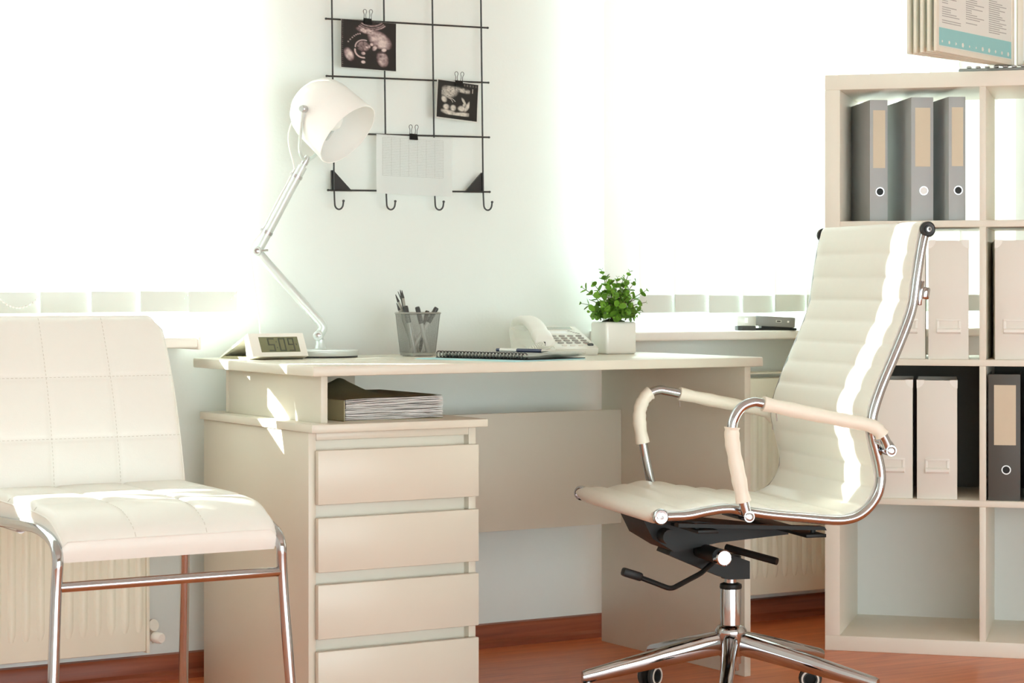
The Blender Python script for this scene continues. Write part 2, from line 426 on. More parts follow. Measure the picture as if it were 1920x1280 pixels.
def lever_binder(label, s, y, z, w, h, dep, ang, mt, hole, group, lab=True, labc='lab'):
    p = BP(s, y, z); t = thing('lever_arch_binder', label, 'binder', p, BA+R(ang), group)
    b = MB().box((0, 0, 0), (w, .003, h), .0012)
    b.build('spine', mt, t)
    MB().box((0, .0005, 0), (.0028, dep, h), .001).build('cover_board', mt, t)
    MB().box((w-.0028, .0005, 0), (w, dep, h), .001).build('cover_board', mt, t)
    MB().box((.006, .02, .008), (w-.008, dep-.015, h-.02)).build('pages', 'page', t)
    if lab: MB().box((w*.18, -.0008, h*.44), (w*.86, .0005, h*.915), .0003, 1).build('label_card', labc, t)
    hx, hz = w*.56, h*.245
    MB().lathe([(.009, 0), (.0115, 0), (.0118, .001), (.0115, .002), (.009, .002)], 22, axis_m((hx, .0, hz), (0, -1, 0)), True).build('finger_ring', 'steel', t)
    MB().lathe([(0, 0), (.009, 0), (.009, .0009), (0, .0009)], 22, axis_m((hx, .0, hz), (0, -1, 0))).build('finger_hole', hole, t)
    return t
g = 'grey lever arch binders on the top shelf'
lever_binder('grey lever arch binder leftmost on the top shelf, side cover in shade', .108, .045, 1.085, .046, .309, .275, 20, 'bind', 'black', g)
lever_binder('grey lever arch binder with white finger hole between two others', .213, .03, 1.085, .057, .312, .275, 20, 'bind', 'paper', g)
lever_binder('narrow grey lever arch binder nearest the divider on the top shelf', .306, .03, 1.085, .043, .311, .275, 20, 'bind', 'black', g)
g = 'charcoal binders on the third shelf'
lever_binder('charcoal lever arch binder with tan label beside the shelf divider', .404, .012, .388, .078, .314, .28, 2, 'bindd', 'black', g)
lever_binder('charcoal lever arch binder cut off by the right picture edge', .492, .012, .388, .075, .314, .28, 0, 'bindd', 'black', g)

def file_box(label, s, y, z, ang, group='white magazine file boxes in the shelf unit'):
    t = thing('file_box', label, 'box', BP(s, y, z), BA+R(ang), group); w, d, h = .099, .25, .297
    MB().box((0, 0, 0), (w, .002, h), .0008).box((0, d-.002, 0), (w, d, h), .0008).box((0, .002, 0), (.002, d-.002, h)).box((w-.002, .002, 0), (w, d-.002, h)).box((.002, .002, 0), (w-.002, d-.002, .002)).build('body', 'box', t)
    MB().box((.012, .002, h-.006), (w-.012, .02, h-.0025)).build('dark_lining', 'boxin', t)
    for k in (0, 1):
        x0 = -.0008 if k == 0 else w+.0008; sg = 1 if k == 0 else -1
        pl = [(x0, -.0012, h+.001), (x0+sg*.019, -.0012, h+.001), (x0+sg*.0185, -.0012, h-.006), (x0+sg*.014, -.0012, h-.013), (x0+sg*.007, -.0012, h-.0185), (x0, -.0012, h-.02)]
        MB().prism(pl, (0, .012, 0)).build('corner_guard', 'whitep', t)
    f = MB()
    x0, x1, za, zb = .020, .080, .064, .101
    for lo, hi in (((x0, -.003, za), (x1, 0, za+.004)), ((x0, -.003, zb-.005), (x1, 0, zb)), ((x0, -.003, za+.004), (x0+.007, 0, zb-.005)), ((x1-.007, -.003, za+.004), (x1, 0, zb-.005))): f.box(lo, hi, .0008)
    f.build('label_holder', 'whitep', t)
    MB().tube([(x0+.001, -.004, za+.007), (x1-.001, -.004, za+.007)], .0068, 10).build('pull_lip', 'whitep', t)
    return t
file_box('white file box on second shelf half hidden behind the chair back', .150, .02, .738, 4.5)
file_box('white file box on second shelf standing left of the divider', .257, .015, .738, 4.5)
file_box('white file box on second shelf right of the divider', .420, .02, .738, 5)
file_box('white file box on third shelf partly covered by the chair armrest joint', .119, .012, .388, 4.5)
file_box('white file box on third shelf in front of the dark back', .229, .012, .388, 4.5)

# flip display on top of the shelf unit
hinge = BP(.440, .07, 0); hx, hy = hinge.x, hinge.y
t = thing('flip_display', 'fanned desktop display holder with information sheets on top of shelf unit', 'display', (hx, hy, BH), R(0))
MB().box((-.11, -.045, 0), (.16, .045, .010), .004, 3, Matrix.Rotation(BA, 4, 'Z')).build('base', 'greym', t)
rk = MB()
for k in range(9): rk.box((-.09+k*.022, -.04, .010), (-.078+k*.022, .01, .016), .002, 1, Matrix.Rotation(BA, 4, 'Z'))
rk.build('pivot_rack', 'steel', t)
random.seed(3)
def panel(ang, off, front, w=.40):
    a = R(ang); mm = T(off[0], off[1], .017) @ Matrix.Rotation(a, 4, 'Z')
    o = bpy.data.objects.new('panel', None)
    f = MB()
    for lo, hi in (((0, -.004, 0), (.016, .004, .32)), ((w-.016, -.004, 0), (w, .004, .32)), ((.016, -.004, 0), (w-.016, .004, .014)), ((.016, -.004, .306), (w-.016, .004, .32))): f.box(lo, hi, .003, 2)
    fo = f.build('panel_frame', 'frame', t); fo.matrix_local = mm
    MB().box((.016, -.0015, .014), (w-.016, .0015, .306)).build('sheet', 'poster', fo)
    return fo
# local x runs from the free edge toward the pivot, so the hinge lies at x = w
dirp = Vector((.612*.8554+.79*.518, -.612*.518+.79*.8554, 0)); base_ang = math.degrees(math.atan2(dirp.y, dirp.x))
pw = .43
for i in range(5):
    a = base_ang - 1.9*i; d = Vector((math.cos(R(a)), math.sin(R(a)), 0))
    h = Vector((.012, -.02, 0)) + BK*.006*i - BR*.004*i
    fo = panel(a, h-d*pw, i == 0, pw)
    if i == 0:
        MB().box((.018, -.0021, .016), (pw-.018, -.0016, .058)).build('teal_band', 'teal', fo)
        tx = MB(); random.seed(5)
        for cxx in (.034, .160, .286):
            z = .070
            while z < .30:
                if random.random() < .86:
                    L = random.choice([.03, .045, .06, .075, .09, .098])
                    tx.box((cxx, -.0021, z), (cxx+L, -.0016, z+.0020))
                z += .0052
        tx.build('text_lines', 'ink2', fo)
        for k in range(11):
            ic = MB()
            x = .034+k*.036; r = random.choice([.003, .0045, .006]); n = random.choice([3, 4, 5, 8])
            ic.prism([(x+r*math.cos(6.283*q/n), -.0026, .026+r*math.sin(6.283*q/n)) for q in range(n)], (0, .0006, 0))
            ic.build('icon', 'poster', fo)
d = Vector((.95, -.30, 0)).normalized(); fo = panel(math.degrees(math.atan2(d.y, d.x)), Vector((.022, -.022, 0)), False, .4)
tx = MB()
for k in range(30): tx.box((.03, -.0021, .05+k*.008), (.03+random.choice([.1, .2, .3]), -.0016, .052+k*.008))
tx.build('text_lines', 'ink2', fo)

# ================================================================== guest chair
GX, GY = 1.57, 4.06
gc = thing('guest_chair', 'white quilted leatherette visitor chair on chrome tube legs', 'chair', (GX, GY, 0))
hw = .2175
# seat (local x across, y back)
def seat_prof(v):                            # v 0 front .. 1 back -> (y, z top)
    y = -.225+.47*v
    z = .485+.014*math.sin(min(1, v/.45)*math.pi/2)+.006*v-.030*max(0, 1-v/.2)**2
    return y, z
def quilt(u, v, nu, nv, amp):
    a = abs(math.sin(math.pi*u*nu)); c = abs(math.sin(math.pi*v*nv))
    return amp*(min(a, c)**.35 if min(a, c) > 0 else 0)
def seat_fn(u, v):
    y, z = seat_prof(v); k = 2*u-1
    e = max(0, 1-(1-abs(k))/.05); f = max(0, 1-v/.04, 1-(1-v)/.04)
    return Vector((k*hw*(1-.012*f), y, z+quilt(u, v, 3, 3, .007)-.010*e**2-.008*f**2))
def seat_fn_b(u, v):
    y, z = seat_prof(v); k = 2*u-1
    return Vector((k*(hw-.004), y+.004, z-.047))
b = MB(); NU, NV = 61, 61
top = [[b.bm.verts.new(seat_fn(i/(NU-1), j/(NV-1))) for j in range(NV)] for i in range(NU)]
bot = [[b.bm.verts.new(seat_fn_b(i/(NU-1), j/(NV-1))) for j in range(NV)] for i in range(NU)]
def skin(b, top, bot, NU, NV, bulge, cen):
    F = b.bm.faces.new
    for i in range(NU-1):
        for j in range(NV-1):
            F((top[i][j], top[i+1][j], top[i+1][j+1], top[i][j+1])); F((bot[i][j], bot[i][j+1], bot[i+1][j+1], bot[i+1][j]))
    loop = [(i, 0) for i in range(NU)] + [(NU-1, j) for j in range(1, NV)] + [(i, NV-1) for i in range(NU-2, -1, -1)] + [(0, j) for j in range(NV-2, 0, -1)]
    mids = []
    for i, j in loop:
        p = (top[i][j].co+bot[i][j].co)/2
        o = Vector((-1 if i == 0 else 1 if i == NU-1 else 0, 0, 0)); q = -1 if j == 0 else 1 if j == NV-1 else 0
        mids.append(b.bm.verts.new(p + (o+cen*q)*bulge))
    n = len(loop)
    for k in range(n):
        a, c = loop[k], loop[(k+1) % n]
        F((top[a[0]][a[1]], mids[k], mids[(k+1) % n], top[c[0]][c[1]])); F((mids[k], bot[a[0]][a[1]], bot[c[0]][c[1]], mids[(k+1) % n]))
skin(b, top, bot, NU, NV, .004, Vector((0, 1, 0)))
seat = b.build('seat', 'leather', gc, 50)
# dotted stitch lines lying on the seams
def stitches(fn, us, vs_, par, off, nseg=46):
    b = MB()
    def seg(p, q, nrm):
        b.tube([p+nrm, q+nrm], .00045, 4)
    for u in us:
        for k in range(nseg): seg(fn(u, (k+.1)/nseg), fn(u, (k+.65)/nseg), off)
    for v in vs_:
        for k in range(nseg): seg(fn((k+.1)/nseg, v), fn((k+.65)/nseg, v), off)
    return b.build('stitching', 'thread', par)
stitches(seat_fn, (1/3, 2/3), (1/3, 2/3), seat, Vector((0, 0, .0003)))
# piping round the top edge
pp = [seat_fn(i/40, 0) for i in range(41)] + [seat_fn(1, j/40) for j in range(1, 41)] + [seat_fn(1-i/40, 1) for i in range(1, 41)] + [seat_fn(0, 1-j/40) for j in range(1, 40)]
MB().tube(pp, .0016, 6, closed=True).build('piping', 'leather', seat)
# backrest
def back_c(v):                               # v 0 bottom .. 1 top
    z = .478+.377*v; y = .225+.115*v+.018*math.sin(v*math.pi)*-1
    return y, z
def back_f(u, v):
    y, z = back_c(v); k = 2*u-1
    c = 1-.02*v-.05*max(0, v-.95)/.05*max(0, abs(k)-.85)/.15
    e = max(0, 1-(1-abs(k))/.04); f = max(0, 1-(1-v)/.03)
    return Vector((k*hw*c*(1-.03*v), y-quilt(u, v, 3, 3, .005)+.006*e*e+.006*f*f, z-.016*max(0, abs(k)-.88)/.12*(v**8)))
def back_b(u, v):
    p = back_f(u, v); y, z = back_c(v); return Vector((p.x*.99, y+.032, p.z-.002*v))
b = MB()
top = [[b.bm.verts.new(back_f(i/(NU-1), j/(NV-1))) for j in range(NV)] for i in range(NU)]
bot = [[b.bm.verts.new(back_b(i/(NU-1), j/(NV-1))) for j in range(NV)] for i in range(NU)]
skin(b, top, bot, NU, NV, .004, Vector((0, 0, 1)))
bk = b.build('backrest', 'leather', gc, 50)
stitches(back_f, (1/3, 2/3), (1/3, 2/3), bk, Vector((0, -.0003, 0)))
pp = [back_f(0, j/40) for j in range(41)] + [back_f(i/40, 1) for i in range(1, 41)] + [back_f(1, 1-j/40) for j in range(1, 41)]
MB().tube(pp, .0015, 6).build('piping', 'leather', bk)
# chrome frame
r = .0105
for s in (-1, 1):
    x = s*.222
    MB().tube(fillet([(x, .205, .452), (x, -.12, .463), (x+s*.002, -.232, .44), (x+s*.006, -.226, .36), (x+s*.026, -.250, .006)], [.05, .07, .1], 8), r, 14).build('front_leg', 'chrome', gc)
    MB().tube(fillet([(x-s*.01, .02, .45), (x-s*.01, .19, .452), (x-s*.012, .215, .40), (x+s*.008, .275, .006)], [.03, .05], 8), r, 14).build('rear_leg', 'chrome', gc)
    MB().lathe([(0, 0), (.013, 0), (.013, .014), (0, .014)], 14, T(x+s*.026, -.250, 0)).build('foot', 'rubber', gc)
    MB().lathe([(0, 0), (.013, 0), (.013, .014), (0, .014)], 14, T(x+s*.008, .275, 0)).build('foot', 'rubber', gc)
    MB().tube(fillet([(s*.19, .12, .452), (s*.19, .23, .458), (s*.188, .268, .55), (s*.183, .335, .80)], [.05, .05], 8), .008, 10).build('back_support', 'chrome', gc)
MB().tube([(-.2275, -.2265, .364), (.2275, -.2265, .364)], .0095, 14).build('front_crossbar', 'chrome', gc)
MB().tube([(-.212, .03, .452), (.212, .03, .452)], .009, 12).build('seat_crossbar', 'chrome', gc)

# ================================================================== executive chair
EA = math.atan2(-.266, .964); TC, VC, EW = .257, .2565, .513
ec = thing('office_chair', 'white ribbed high back swivel chair with chrome frame and armrests', 'chair', (2.846, 3.780, 0), EA)
def L3(t, v, z): return Vector((t-TC, v-VC, z))
fr = [(0, .452), (.03, .4515), (.062, .4525), (.10, .459), (.132, .463), (.155, .463), (.179, .459), (.238, .449), (.309, .441), (.381, .433), (.415, .434), (.442, .442), (.466, .460), (.483, .484), (.490, .510), (.489, .538), (.480, .575), (.4715, .605), (.4695, .632), (.475, .662), (.492, .709), (.520, .770), (.545, .826), (.561, .868), (.568, .900), (.5735, .940), (.580, .980), (.587, 1.015), (.5935, 1.039)]
frs = spline([(a, 0, z) for a, z in fr], 4)
for v in (-.004, EW+.004):
    MB().tube([L3(p.x, v, p.z) for p in frs], .0098, 12).build('side_frame', 'chrome', ec)
for (a, z, r0, mt) in ((0, .452, .0165, 'chrome'), (.5945, 1.039, .0165, 'chrome')):
    MB().tube([L3(a, -.008, z), L3(a, EW+.008, z)], .0125, 16).build('cross_tube', 'chrome', ec)
    for v, s in ((-.006, -1), (EW+.006, 1)):
        cm = axis_m(L3(a, v, z), (0, s, 0))
        c = MB().lathe([(0, 0), (.0165, 0), (.0168, .006), (.0145, .010), (.0135, .0085), (.009, .008), (.0085, .010), (.0, .010)], 24, cm).build('end_cap', 'chrome' if a == 0 else 'blackm', ec)
        MB().lathe([(0, .009), (.0055, .009), (.0055, .0115), (.003, .0118), (.0025, .010), (0, .010)], 14, cm).build('cap_screw', 'steel', c)
# upholstery: centre line offset from the frame, wrapped round both cross tubes
cl = [Vector((p.x, p.z)) for p in frs]
def resample(pl, n):
    d = [0]
    for a, c in zip(pl, pl[1:]): d.append(d[-1]+(c-a).length)
    out = []; j = 0
    for k in range(n):
        s = d[-1]*k/(n-1)
        while j < len(pl)-2 and d[j+1] < s: j += 1
        out.append(pl[j].lerp(pl[j+1], (s-d[j])/max(1e-9, d[j+1]-d[j])))
    return out, d[-1]
NP = 240; cp, LEN = resample(cl, NP)
nm = []
for i in range(NP):
    tg = (cp[min(NP-1, i+2)]-cp[max(0, i-2)]).normalized(); nm.append(Vector((-tg.y, tg.x)))
def arcw(c, r0, a0, a1, n): return [Vector((c.x+r0*math.cos(R(a0+(a1-a0)*k/n)), c.y+r0*math.sin(R(a0+(a1-a0)*k/n)))) for k in range(n+1)]
RIBS = 21
topl = []; botl = []
for i in range(NP):
    s = i/(NP-1); ph = abs(math.sin(math.pi*RIBS*s)); puff = .0062*ph**.45
    taper = min(1, min(s, 1-s)*25)
    topl.append(cp[i]+nm[i]*(.0115+puff)); botl.append(cp[i]-nm[i]*(.0015*1+.004*ph**.5*taper-(.0)))
a_in = math.degrees(math.atan2(nm[0].y, nm[0].x)); a_out = math.degrees(math.atan2(nm[-1].y, nm[-1].x))
front = arcw(cp[0], .0172, a_in+190, a_in+4, 12)      # round the front tube
rear = arcw(cp[-1], .0172, a_out-4, a_out-190, 12)
loop = front + topl[3:-3] + rear + botl[::-1][6:-6]
def uph(b, loop, v0, v1, nv):
    c = Vector((0, 0))
    rings = []
    for j in range(nv):
        k = j/(nv-1); v = v0+(v1-v0)*k
        e = max(0, 1-min(k, 1-k)/.025)
        ring = []
        for q, p in enumerate(loop):
            # shrink toward the centre line at the side edges
            n_ = min(range(0, NP, 6), key=lambda i: (cp[i]-p).length_squared)
            pc = cp[n_]+nm[n_]*.006
            dq = p-pc; tgn = dq.dot(nm[n_])
            pp_ = p - nm[n_]*tgn*.45*e*e
            ring.append(b.bm.verts.new(L3(pp_.x, v, pp_.y)))
        rings.append(ring)
    n = len(loop)
    for A, B in zip(rings, rings[1:]):
        for k in range(n): b.bm.faces.new((A[k], A[(k+1) % n], B[(k+1) % n], B[k]))
    for ring in (rings[0], rings[-1]):
        # side strip closing the cushion between front and rear skin
        m = len(front)+len(topl[3:-3])+len(rear); nb = n-m
        c = b.bm.faces.new(ring)
b = MB(); uph(b, loop, .004, EW-.004, 21)
bmesh.ops.triangulate(b.bm, faces=[f for f in b.bm.faces if len(f.verts) > 4])
b.build('ribbed_upholstery', 'leather2', ec, 60)
# arms
near = [(.180, .450), (.172, .480), (.160, .535), (.148, .598), (.147, .632), (.154, .655), (.169, .673), (.192, .6815), (.214, .679), (.300, .661), (.396, .642), (.452, .631), (.474, .618), (.488, .598), (.496, .578)]
for v, s in ((-.030, -1), (EW+.030, 1)):
    pts = spline([L3(a, v, z) for a, z in near], 5)
    arm = MB().tube(pts, .0105, 14).build('armrest', 'chrome', ec)
    def cut(i0, i1): return pts[i0*5:i1*5+1]
    def sleeve(ps, r0, sq=1.15):
        n = len(ps); rr = [r0*(1+.05*math.sin(k*2.1)+.03*math.sin(k*5.3)) for k in range(n)]
        rr[0] = r0*1.08; rr[-1] = r0*1.1
        b = MB().tube(ps, rr, 16, sq=sq); b.build('arm_sleeve', 'sleeve', arm)
        a, c = ps[0], ps[-1]
    if s < 0: sleeve(cut(1, 4), .0150, 1.0); sleeve(pts[8*5:12*5+3], .0145, 1.0)
    else: sleeve(pts[2*5+2:6*5+2], .0150, 1.0); sleeve(pts[8*5+2:12*5+3], .0145, 1.0)
    # zip pulls hanging from the sleeves
    q = pts[8*5+2]
    MB().tube([q+Vector((.0, 0, -.014)), q+Vector((.002, 0, -.03))], .0012, 6).build('zip_pull', 'steel', arm)
    q = pts[12*5]
    MB().tube([q+Vector((.0, 0, -.014)), q+Vector((.001, 0, -.032))], .0012, 6).build('zip_pull', 'steel', arm)
    # lower and rear joints
    for (a, z), nm_ in (((.180, .450), 'joint'), ((.496, .578), 'joint')):
        vv = (0-.004, v) if s < 0 else (EW+.004, v)
        j = MB().tube([L3(a, vv[0], z), L3(a, v+s*.012, z)], [.010, .0115], 14).build('arm_joint', 'chrome', arm)
        MB().lathe([(0, 0), (.0085, 0), (.0085, .003), (.0055, .004), (.005, .002), (0, .002)], 16, axis_m(L3(a, v+s*.012, z), (0, s, 0))).build('joint_bolt', 'steel', j)
    MB().tube(fillet([L3(.478, -.004 if s < 0 else EW+.004, .60), L3(.492, v+s*-.008, .594), L3(.500, v, .578)], .01, 4), [.012]*3+[.013]*(len(fillet([(0, 0, 0), (1, 0, 0), (1, 1, 0)], .01, 4))-3), 12).build('joint_elbow', 'chrome', arm)
    # small chrome clamp on the back frame
    v0 = -.004 if s < 0 else EW+.004
    c = MB().box((-.004, -.006, -.026), (.004, .006, .026), .002, 2, T(*L3(.581, v0, .905)) @ Matrix.Rotation(R(8), 4, 'Y')).build('clamp_plate', 'chrome', ec)
    MB().box((0, -.007, -.013), (.017, .007, .013), .005, 3, T(*L3(.584, v0, .906)) @ Matrix.Rotation(R(8), 4, 'Y')).build('clamp_knob', 'chrome', c)
# mechanism
mech = MB().prism([tuple(L3(.03, .18, .424)), tuple(L3(.16, .18, .418)), tuple(L3(.36, .18, .393)), tuple(L3(.36, .18, .385)), tuple(L3(.20, .18, .372)), tuple(L3(.10, .18, .355)), tuple(L3(.05, .18, .385))], (0, .153, 0))
mech.prism([tuple(L3(.12, .215, .385)), tuple(L3(.285, .215, .325)), tuple(L3(.285, .215, .287)), tuple(L3(.235, .215, .287)), tuple(L3(.10, .215, .345))], (0, .083, 0))
mech = mech.build('tilt_mechanism', 'black', ec)
for v in (.035, .453):
    MB().prism([tuple(L3(.055, v, .432)), tuple(L3(.38, v, .416)), tuple(L3(.385, v, .408)), tuple(L3(.055, v, .424))], (0, .025, 0)).build('seat_rail', 'black', mech)
    for a, z in ((.10, .413), (.36, .399)):
        MB().lathe([(0, 0), (.006, 0), (.006, .012), (0, .012)], 8, T(*L3(a, v+.015, z))).build('bolt', 'black', mech)
for a, z in ((.09, .412), (.33, .396)):
    MB().box(tuple(L3(a, .015, z)), tuple(L3(a+.045, EW-.015, z+.007)), .001).build('cross_plate', 'black', mech)
MB().tube([L3(.075, .14, .392), L3(.075, .37, .392)], .016, 14).build('spring_housing', 'black', mech)
k = MB().tube([L3(.17, .21, .353), L3(.17, .085, .353)], .0165, 16).build('tension_housing', 'black', mech)
MB().lathe([(0, 0), (.0165, 0), (.0175, .003), (.0175, .026), (.015, .029), (0, .029)], 20, axis_m(L3(.17, .10, .353), (0, -1, 0))).build('tension_knob', 'chrome', k)
lv = MB().tube(fillet([L3(.20, .20, .333), L3(.14, .13, .315), L3(.062, .10, .2885), L3(-.012, .10, .318)], .012, 5), .0055, 10).build('height_lever', 'black', mech)
MB().box((-.024, -.012, -.009), (.020, .012, .009), .005, 2, T(*L3(-.022, .10, .322)) @ Matrix.Rotation(R(18), 4, 'Y')).build('lever_paddle', 'black', lv)
MB().tube([L3(.22, .19, .36), L3(.30, .10, .338)], .008, 10).build('lock_lever', 'black', mech)
MB().lathe([(0, .285), (.021, .285), (.0225, .29), (.0225, .332), (.02, .336), (0, .336)], 20).build('column_socket', 'black', mech)
gl = MB().lathe([(0, .10), (.0225, .10), (.0228, .262), (.0225, .264), (0, .264)], 28).build('gas_lift', 'chrome', ec)
MB().lathe([(0, .262), (.0235, .262), (.0245, .266), (.0235, .272), (.016, .275), (0, .275)], 24).build('collar', 'black', gl)
MB().lathe([(0, .27), (.0135, .27), (.0135, .29), (0, .29)], 20).build('piston', 'chrome', gl)
hub = MB().lathe([(0, .085), (.018, .085), (.018, .115), (.027, .117), (.030, .125), (.034, .165), (.0345, .172), (.030, .180), (.0235, .184), (0, .184)], 32).build('base_hub', 'chrome', ec)
# star legs: azimuth counted from the camera side
camdir = math.atan2(-.8554, -.518)          # world direction toward the camera
for k in range(5):
    a = camdir + R(-8+72*k) - EA
    mz = Matrix.Rotation(a, 4, 'Z'); rows = []
    b = MB(); n = 12
    for x, zt, h, w_ in ((.020, .170, .052, .034), (.06, .162, .050, .034), (.15, .140, .044, .032), (.25, .114, .036, .029), (.322, .095, .029, .026), (.330, .091, .025, .024)):
        ring = []
        for q in range(n):
            an = 2*math.pi*q/n; cx, sx_ = math.cos(an), math.sin(an)
            ring.append(b.bm.verts.new(mz @ Vector((x, math.copysign(abs(cx)**.7, cx)*w_/2, zt-h/2+math.copysign(abs(sx_)**.7, sx_)*h/2))))
        rows.append(ring)
    for A, B in zip(rows, rows[1:]):
        for q in range(n): b.bm.faces.new((A[q], A[(q+1) % n], B[(q+1) % n], B[q]))
    b.bm.faces.new(rows[0][::-1]); b.bm.faces.new(rows[-1])
    b.tube([mz @ Vector((.318, 0, .092)), mz @ Vector((.318, 0, .052))], .0105, 12)
    leg = b.build('base_leg', 'chrome', ec, 40)
    sw = R(35+61*k); ce = mz @ Vector((.318, 0, .0)); cd = Vector((math.cos(sw), math.sin(sw), 0)); ax = Vector((-cd.y, cd.x, 0))
    cc = ce + cd*.016 + Vector((0, 0, .0255))
    ca = MB().lathe([(.0, -.006), (.022, -.006), (.0265, -.004), (.0265, .004), (.022, .006), (0, .006)], 20, axis_m(cc, ax))
    ca.tube([ce+Vector((0, 0, .036)), ce+Vector((0, 0, .056))], .009, 10)
    ca = ca.build('caster', 'black', leg)
    for s in (-1, 1):
        MB().lathe([(.013, 0), (.0205, 0), (.0255, .003), (.0255, .010), (.022, .013), (.013, .0135)], 24, axis_m(cc+ax*s*.007, ax*s), True).build('caster_wheel', 'rubber', leg)
        MB().lathe([(.0165, 0), (.0205, 0), (.0205, .0012), (.0165, .0012)], 24, axis_m(cc+ax*s*.0202, ax*s), True).build('wheel_ring', 'whitep', leg)

# ================================================================== desk lamp
LX, LY = 2.257, 4.60
lamp = thing('desk_lamp', 'white jointed desk lamp with bell shade and round base', 'lamp', (LX, LY, DZ))
lat = Vector((.8554, -.518, 0)); tow = Vector((-.518, -.8554, 0)); UP = Vector((0, 0, 1))
def LP(px, py, d):                           # lamp plane: lateral metres, height above desk, toward viewer
    return lat*px + UP*py + tow*d
MB().lathe([(0, .0), (.087, .0), (.088, .002), (.088, .004), (0, .004)], 48).build('base_pad', 'rubber', lamp)
MB().lathe([(0, .004), (.0895, .004), (.0905, .006), (.0905, .0155), (.089, .017), (0, .0175)], 48).build('base', 'lampa', lamp)
MB().lathe([(0, .017), (.018, .017), (.013, .021), (.0105, .030), (.0105, .042), (0, .044)], 24).build('neck', 'lampa', lamp)
J0 = LP(-.004, .051, 0); J1 = LP(-.148, .250, 0); J2 = LP(-.042, .450, 0)
def joint(p, r0, name, par, d=.017):
    j = MB().lathe([(0, -d), (r0*.8, -d), (r0, -d+.003), (r0, d-.003), (r0*.8, d), (0, d)], 20, axis_m(p, tow)).build(name, 'lampa', par)
    MB().lathe([(0, 0), (r0*.55, 0), (r0*.55, .002), (r0*.3, .0035), (0, .0035)], 14, axis_m(p+tow*d, tow)).build('joint_screw', 'steel', j)
    return j
joint(J0, .012, 'base_joint', lamp)
la = MB().tube(fillet([J0, J0+LP(.014, .020, 0), J1+LP(.010, -.014, 0), J1], [.014, .012], 5), .0110, 14).build('lower_arm', 'lampa', lamp)
joint(J1, .0115, 'elbow_joint', lamp)
MB().tube([J1+tow*.012, J1+tow*.012+lat*.026+UP*.002], .0025, 8).build('elbow_wing', 'steel', lamp)
ua = MB().tube([J1, J2], .0112, 14).tube([J2, J2+(J2-J1).normalized()*.012], .0065, 12).build('upper_arm', 'lampa', lamp)
# shade
AX = (lat*.73-UP*.68)*.943 + tow*.33; AX.normalize()
OPN = LP(.068, .522, .035)                   # centre of the opening
PIV = OPN - AX*.088
shm = axis_m(OPN, -AX, UP)
RS = .083; Ls = .158
outp = [(RS+.002, 0), (RS+.003, .004), (RS+.001, .02), (RS-.001, .06), (RS-.003, .095), (RS-.008, .115), (RS-.018, .133), (RS-.033, .147), (RS-.052, .156), (RS-.070, .160), (0, .161)]
inp = [(max(0, r0-.0025), z-.0025 if z > .1 else z+.0008) for r0, z in outp][::-1]
inp[0] = (0, .158)
sh = MB(); 
prof = outp[::-1] + [(RS, 0)] + [(r0, z) for r0, z in inp[::-1][:]]
sh.lathe(prof, 56, shm)
shade = sh.build('shade', 'lampw', lamp, 50)
MB().lathe([(0, 0), (.014, 0), (.016, .03), (.016, .055), (0, .055)], 18, axis_m(OPN-AX*.155, AX)).build('bulb_socket', 'whitep', shade)
MB().lathe([(.0, 0), (.012, 0), (.018, .014), (.026, .034), (.027, .046), (.020, .062), (.008, .070), (0, .071)], 20, axis_m(OPN-AX*.102, AX)).build('bulb', 'lampw', shade)
# yoke: U from the arm end to both sides of the shade
side = AX.cross(UP).normalized()
if side.dot(tow) < 0: side = -side
YP = PIV + side*(RS+.006); YQ = PIV - side*(RS+.006)
Y0 = J2 + (J2-J1).normalized()*.016
m1 = Y0 + side*.040 + UP*.004; m2 = Y0 - side*.040 + UP*.004
m1 = Y0*.78 + YP*.22 + (Y0-PIV)*.05 + side*.02; m2 = Y0*.78 + YQ*.22 + (Y0-PIV)*.05 - side*.02
yk = MB().tube(spline([YP, YP*.62+Y0*.38+side*.012+(Y0-PIV)*.05, m1, Y0, m2, YQ*.62+Y0*.38-side*.012+(Y0-PIV)*.05, YQ], 8), .0042, 10).build('yoke', 'lampa', lamp)
for p, s in ((YP, 1), (YQ, -1)):
    k = MB().lathe([(0, -.006), (.0085, -.006), (.0085, .008), (.0065, .0095), (0, .0095)], 18, axis_m(p, side*s)).build('pivot_knob', 'steel', yk)
MB().lathe([(0, -.01), (.0085, -.01), (.0085, .008), (.006, .012), (0, .012)], 16, axis_m(Y0, (J2-J1))).build('yoke_nut', 'steel', yk)
# cord
u = (J2-J1).normalized(); nrm = (UP*u.dot(lat)-lat*u.dot(UP))
n1 = -lat*.89+UP*.45
cord = spline([PIV-AX*.07-side*.01, LP(-.076, .53, -.01), J1.lerp(J2, .97)+n1*.020, J1.lerp(J2, .9)+n1*.0142, J1.lerp(J2, .55)+n1*.0145, J1.lerp(J2, .22)+n1*.0142, J1+LP(-.017, .010, .0), J1+LP(-.016, -.03, -.01), J1+LP(-.008, -.10, -.02), J1+LP(.001, -.17, -.03), J1+LP(.003, -.232, -.045), J1+LP(.02, -.2475, -.065), J1+LP(.07, -.2475, -.085)], 6)
MB().tube(cord, .0021, 8).build('power_cord', 'whitep', lamp)
for q in (.88, .22):
    p = J1.lerp(J2, q)
    MB().lathe([(.0112, -.004), (.0130, -.004), (.0130, .004), (.0112, .004)], 18, axis_m(p, u), True).box((-.004, -.004, -.003), (.004, .004, .003), .001, 1, axis_m(p+n1*.0145, u, n1)).build('cord_clip', 'steel', lamp)

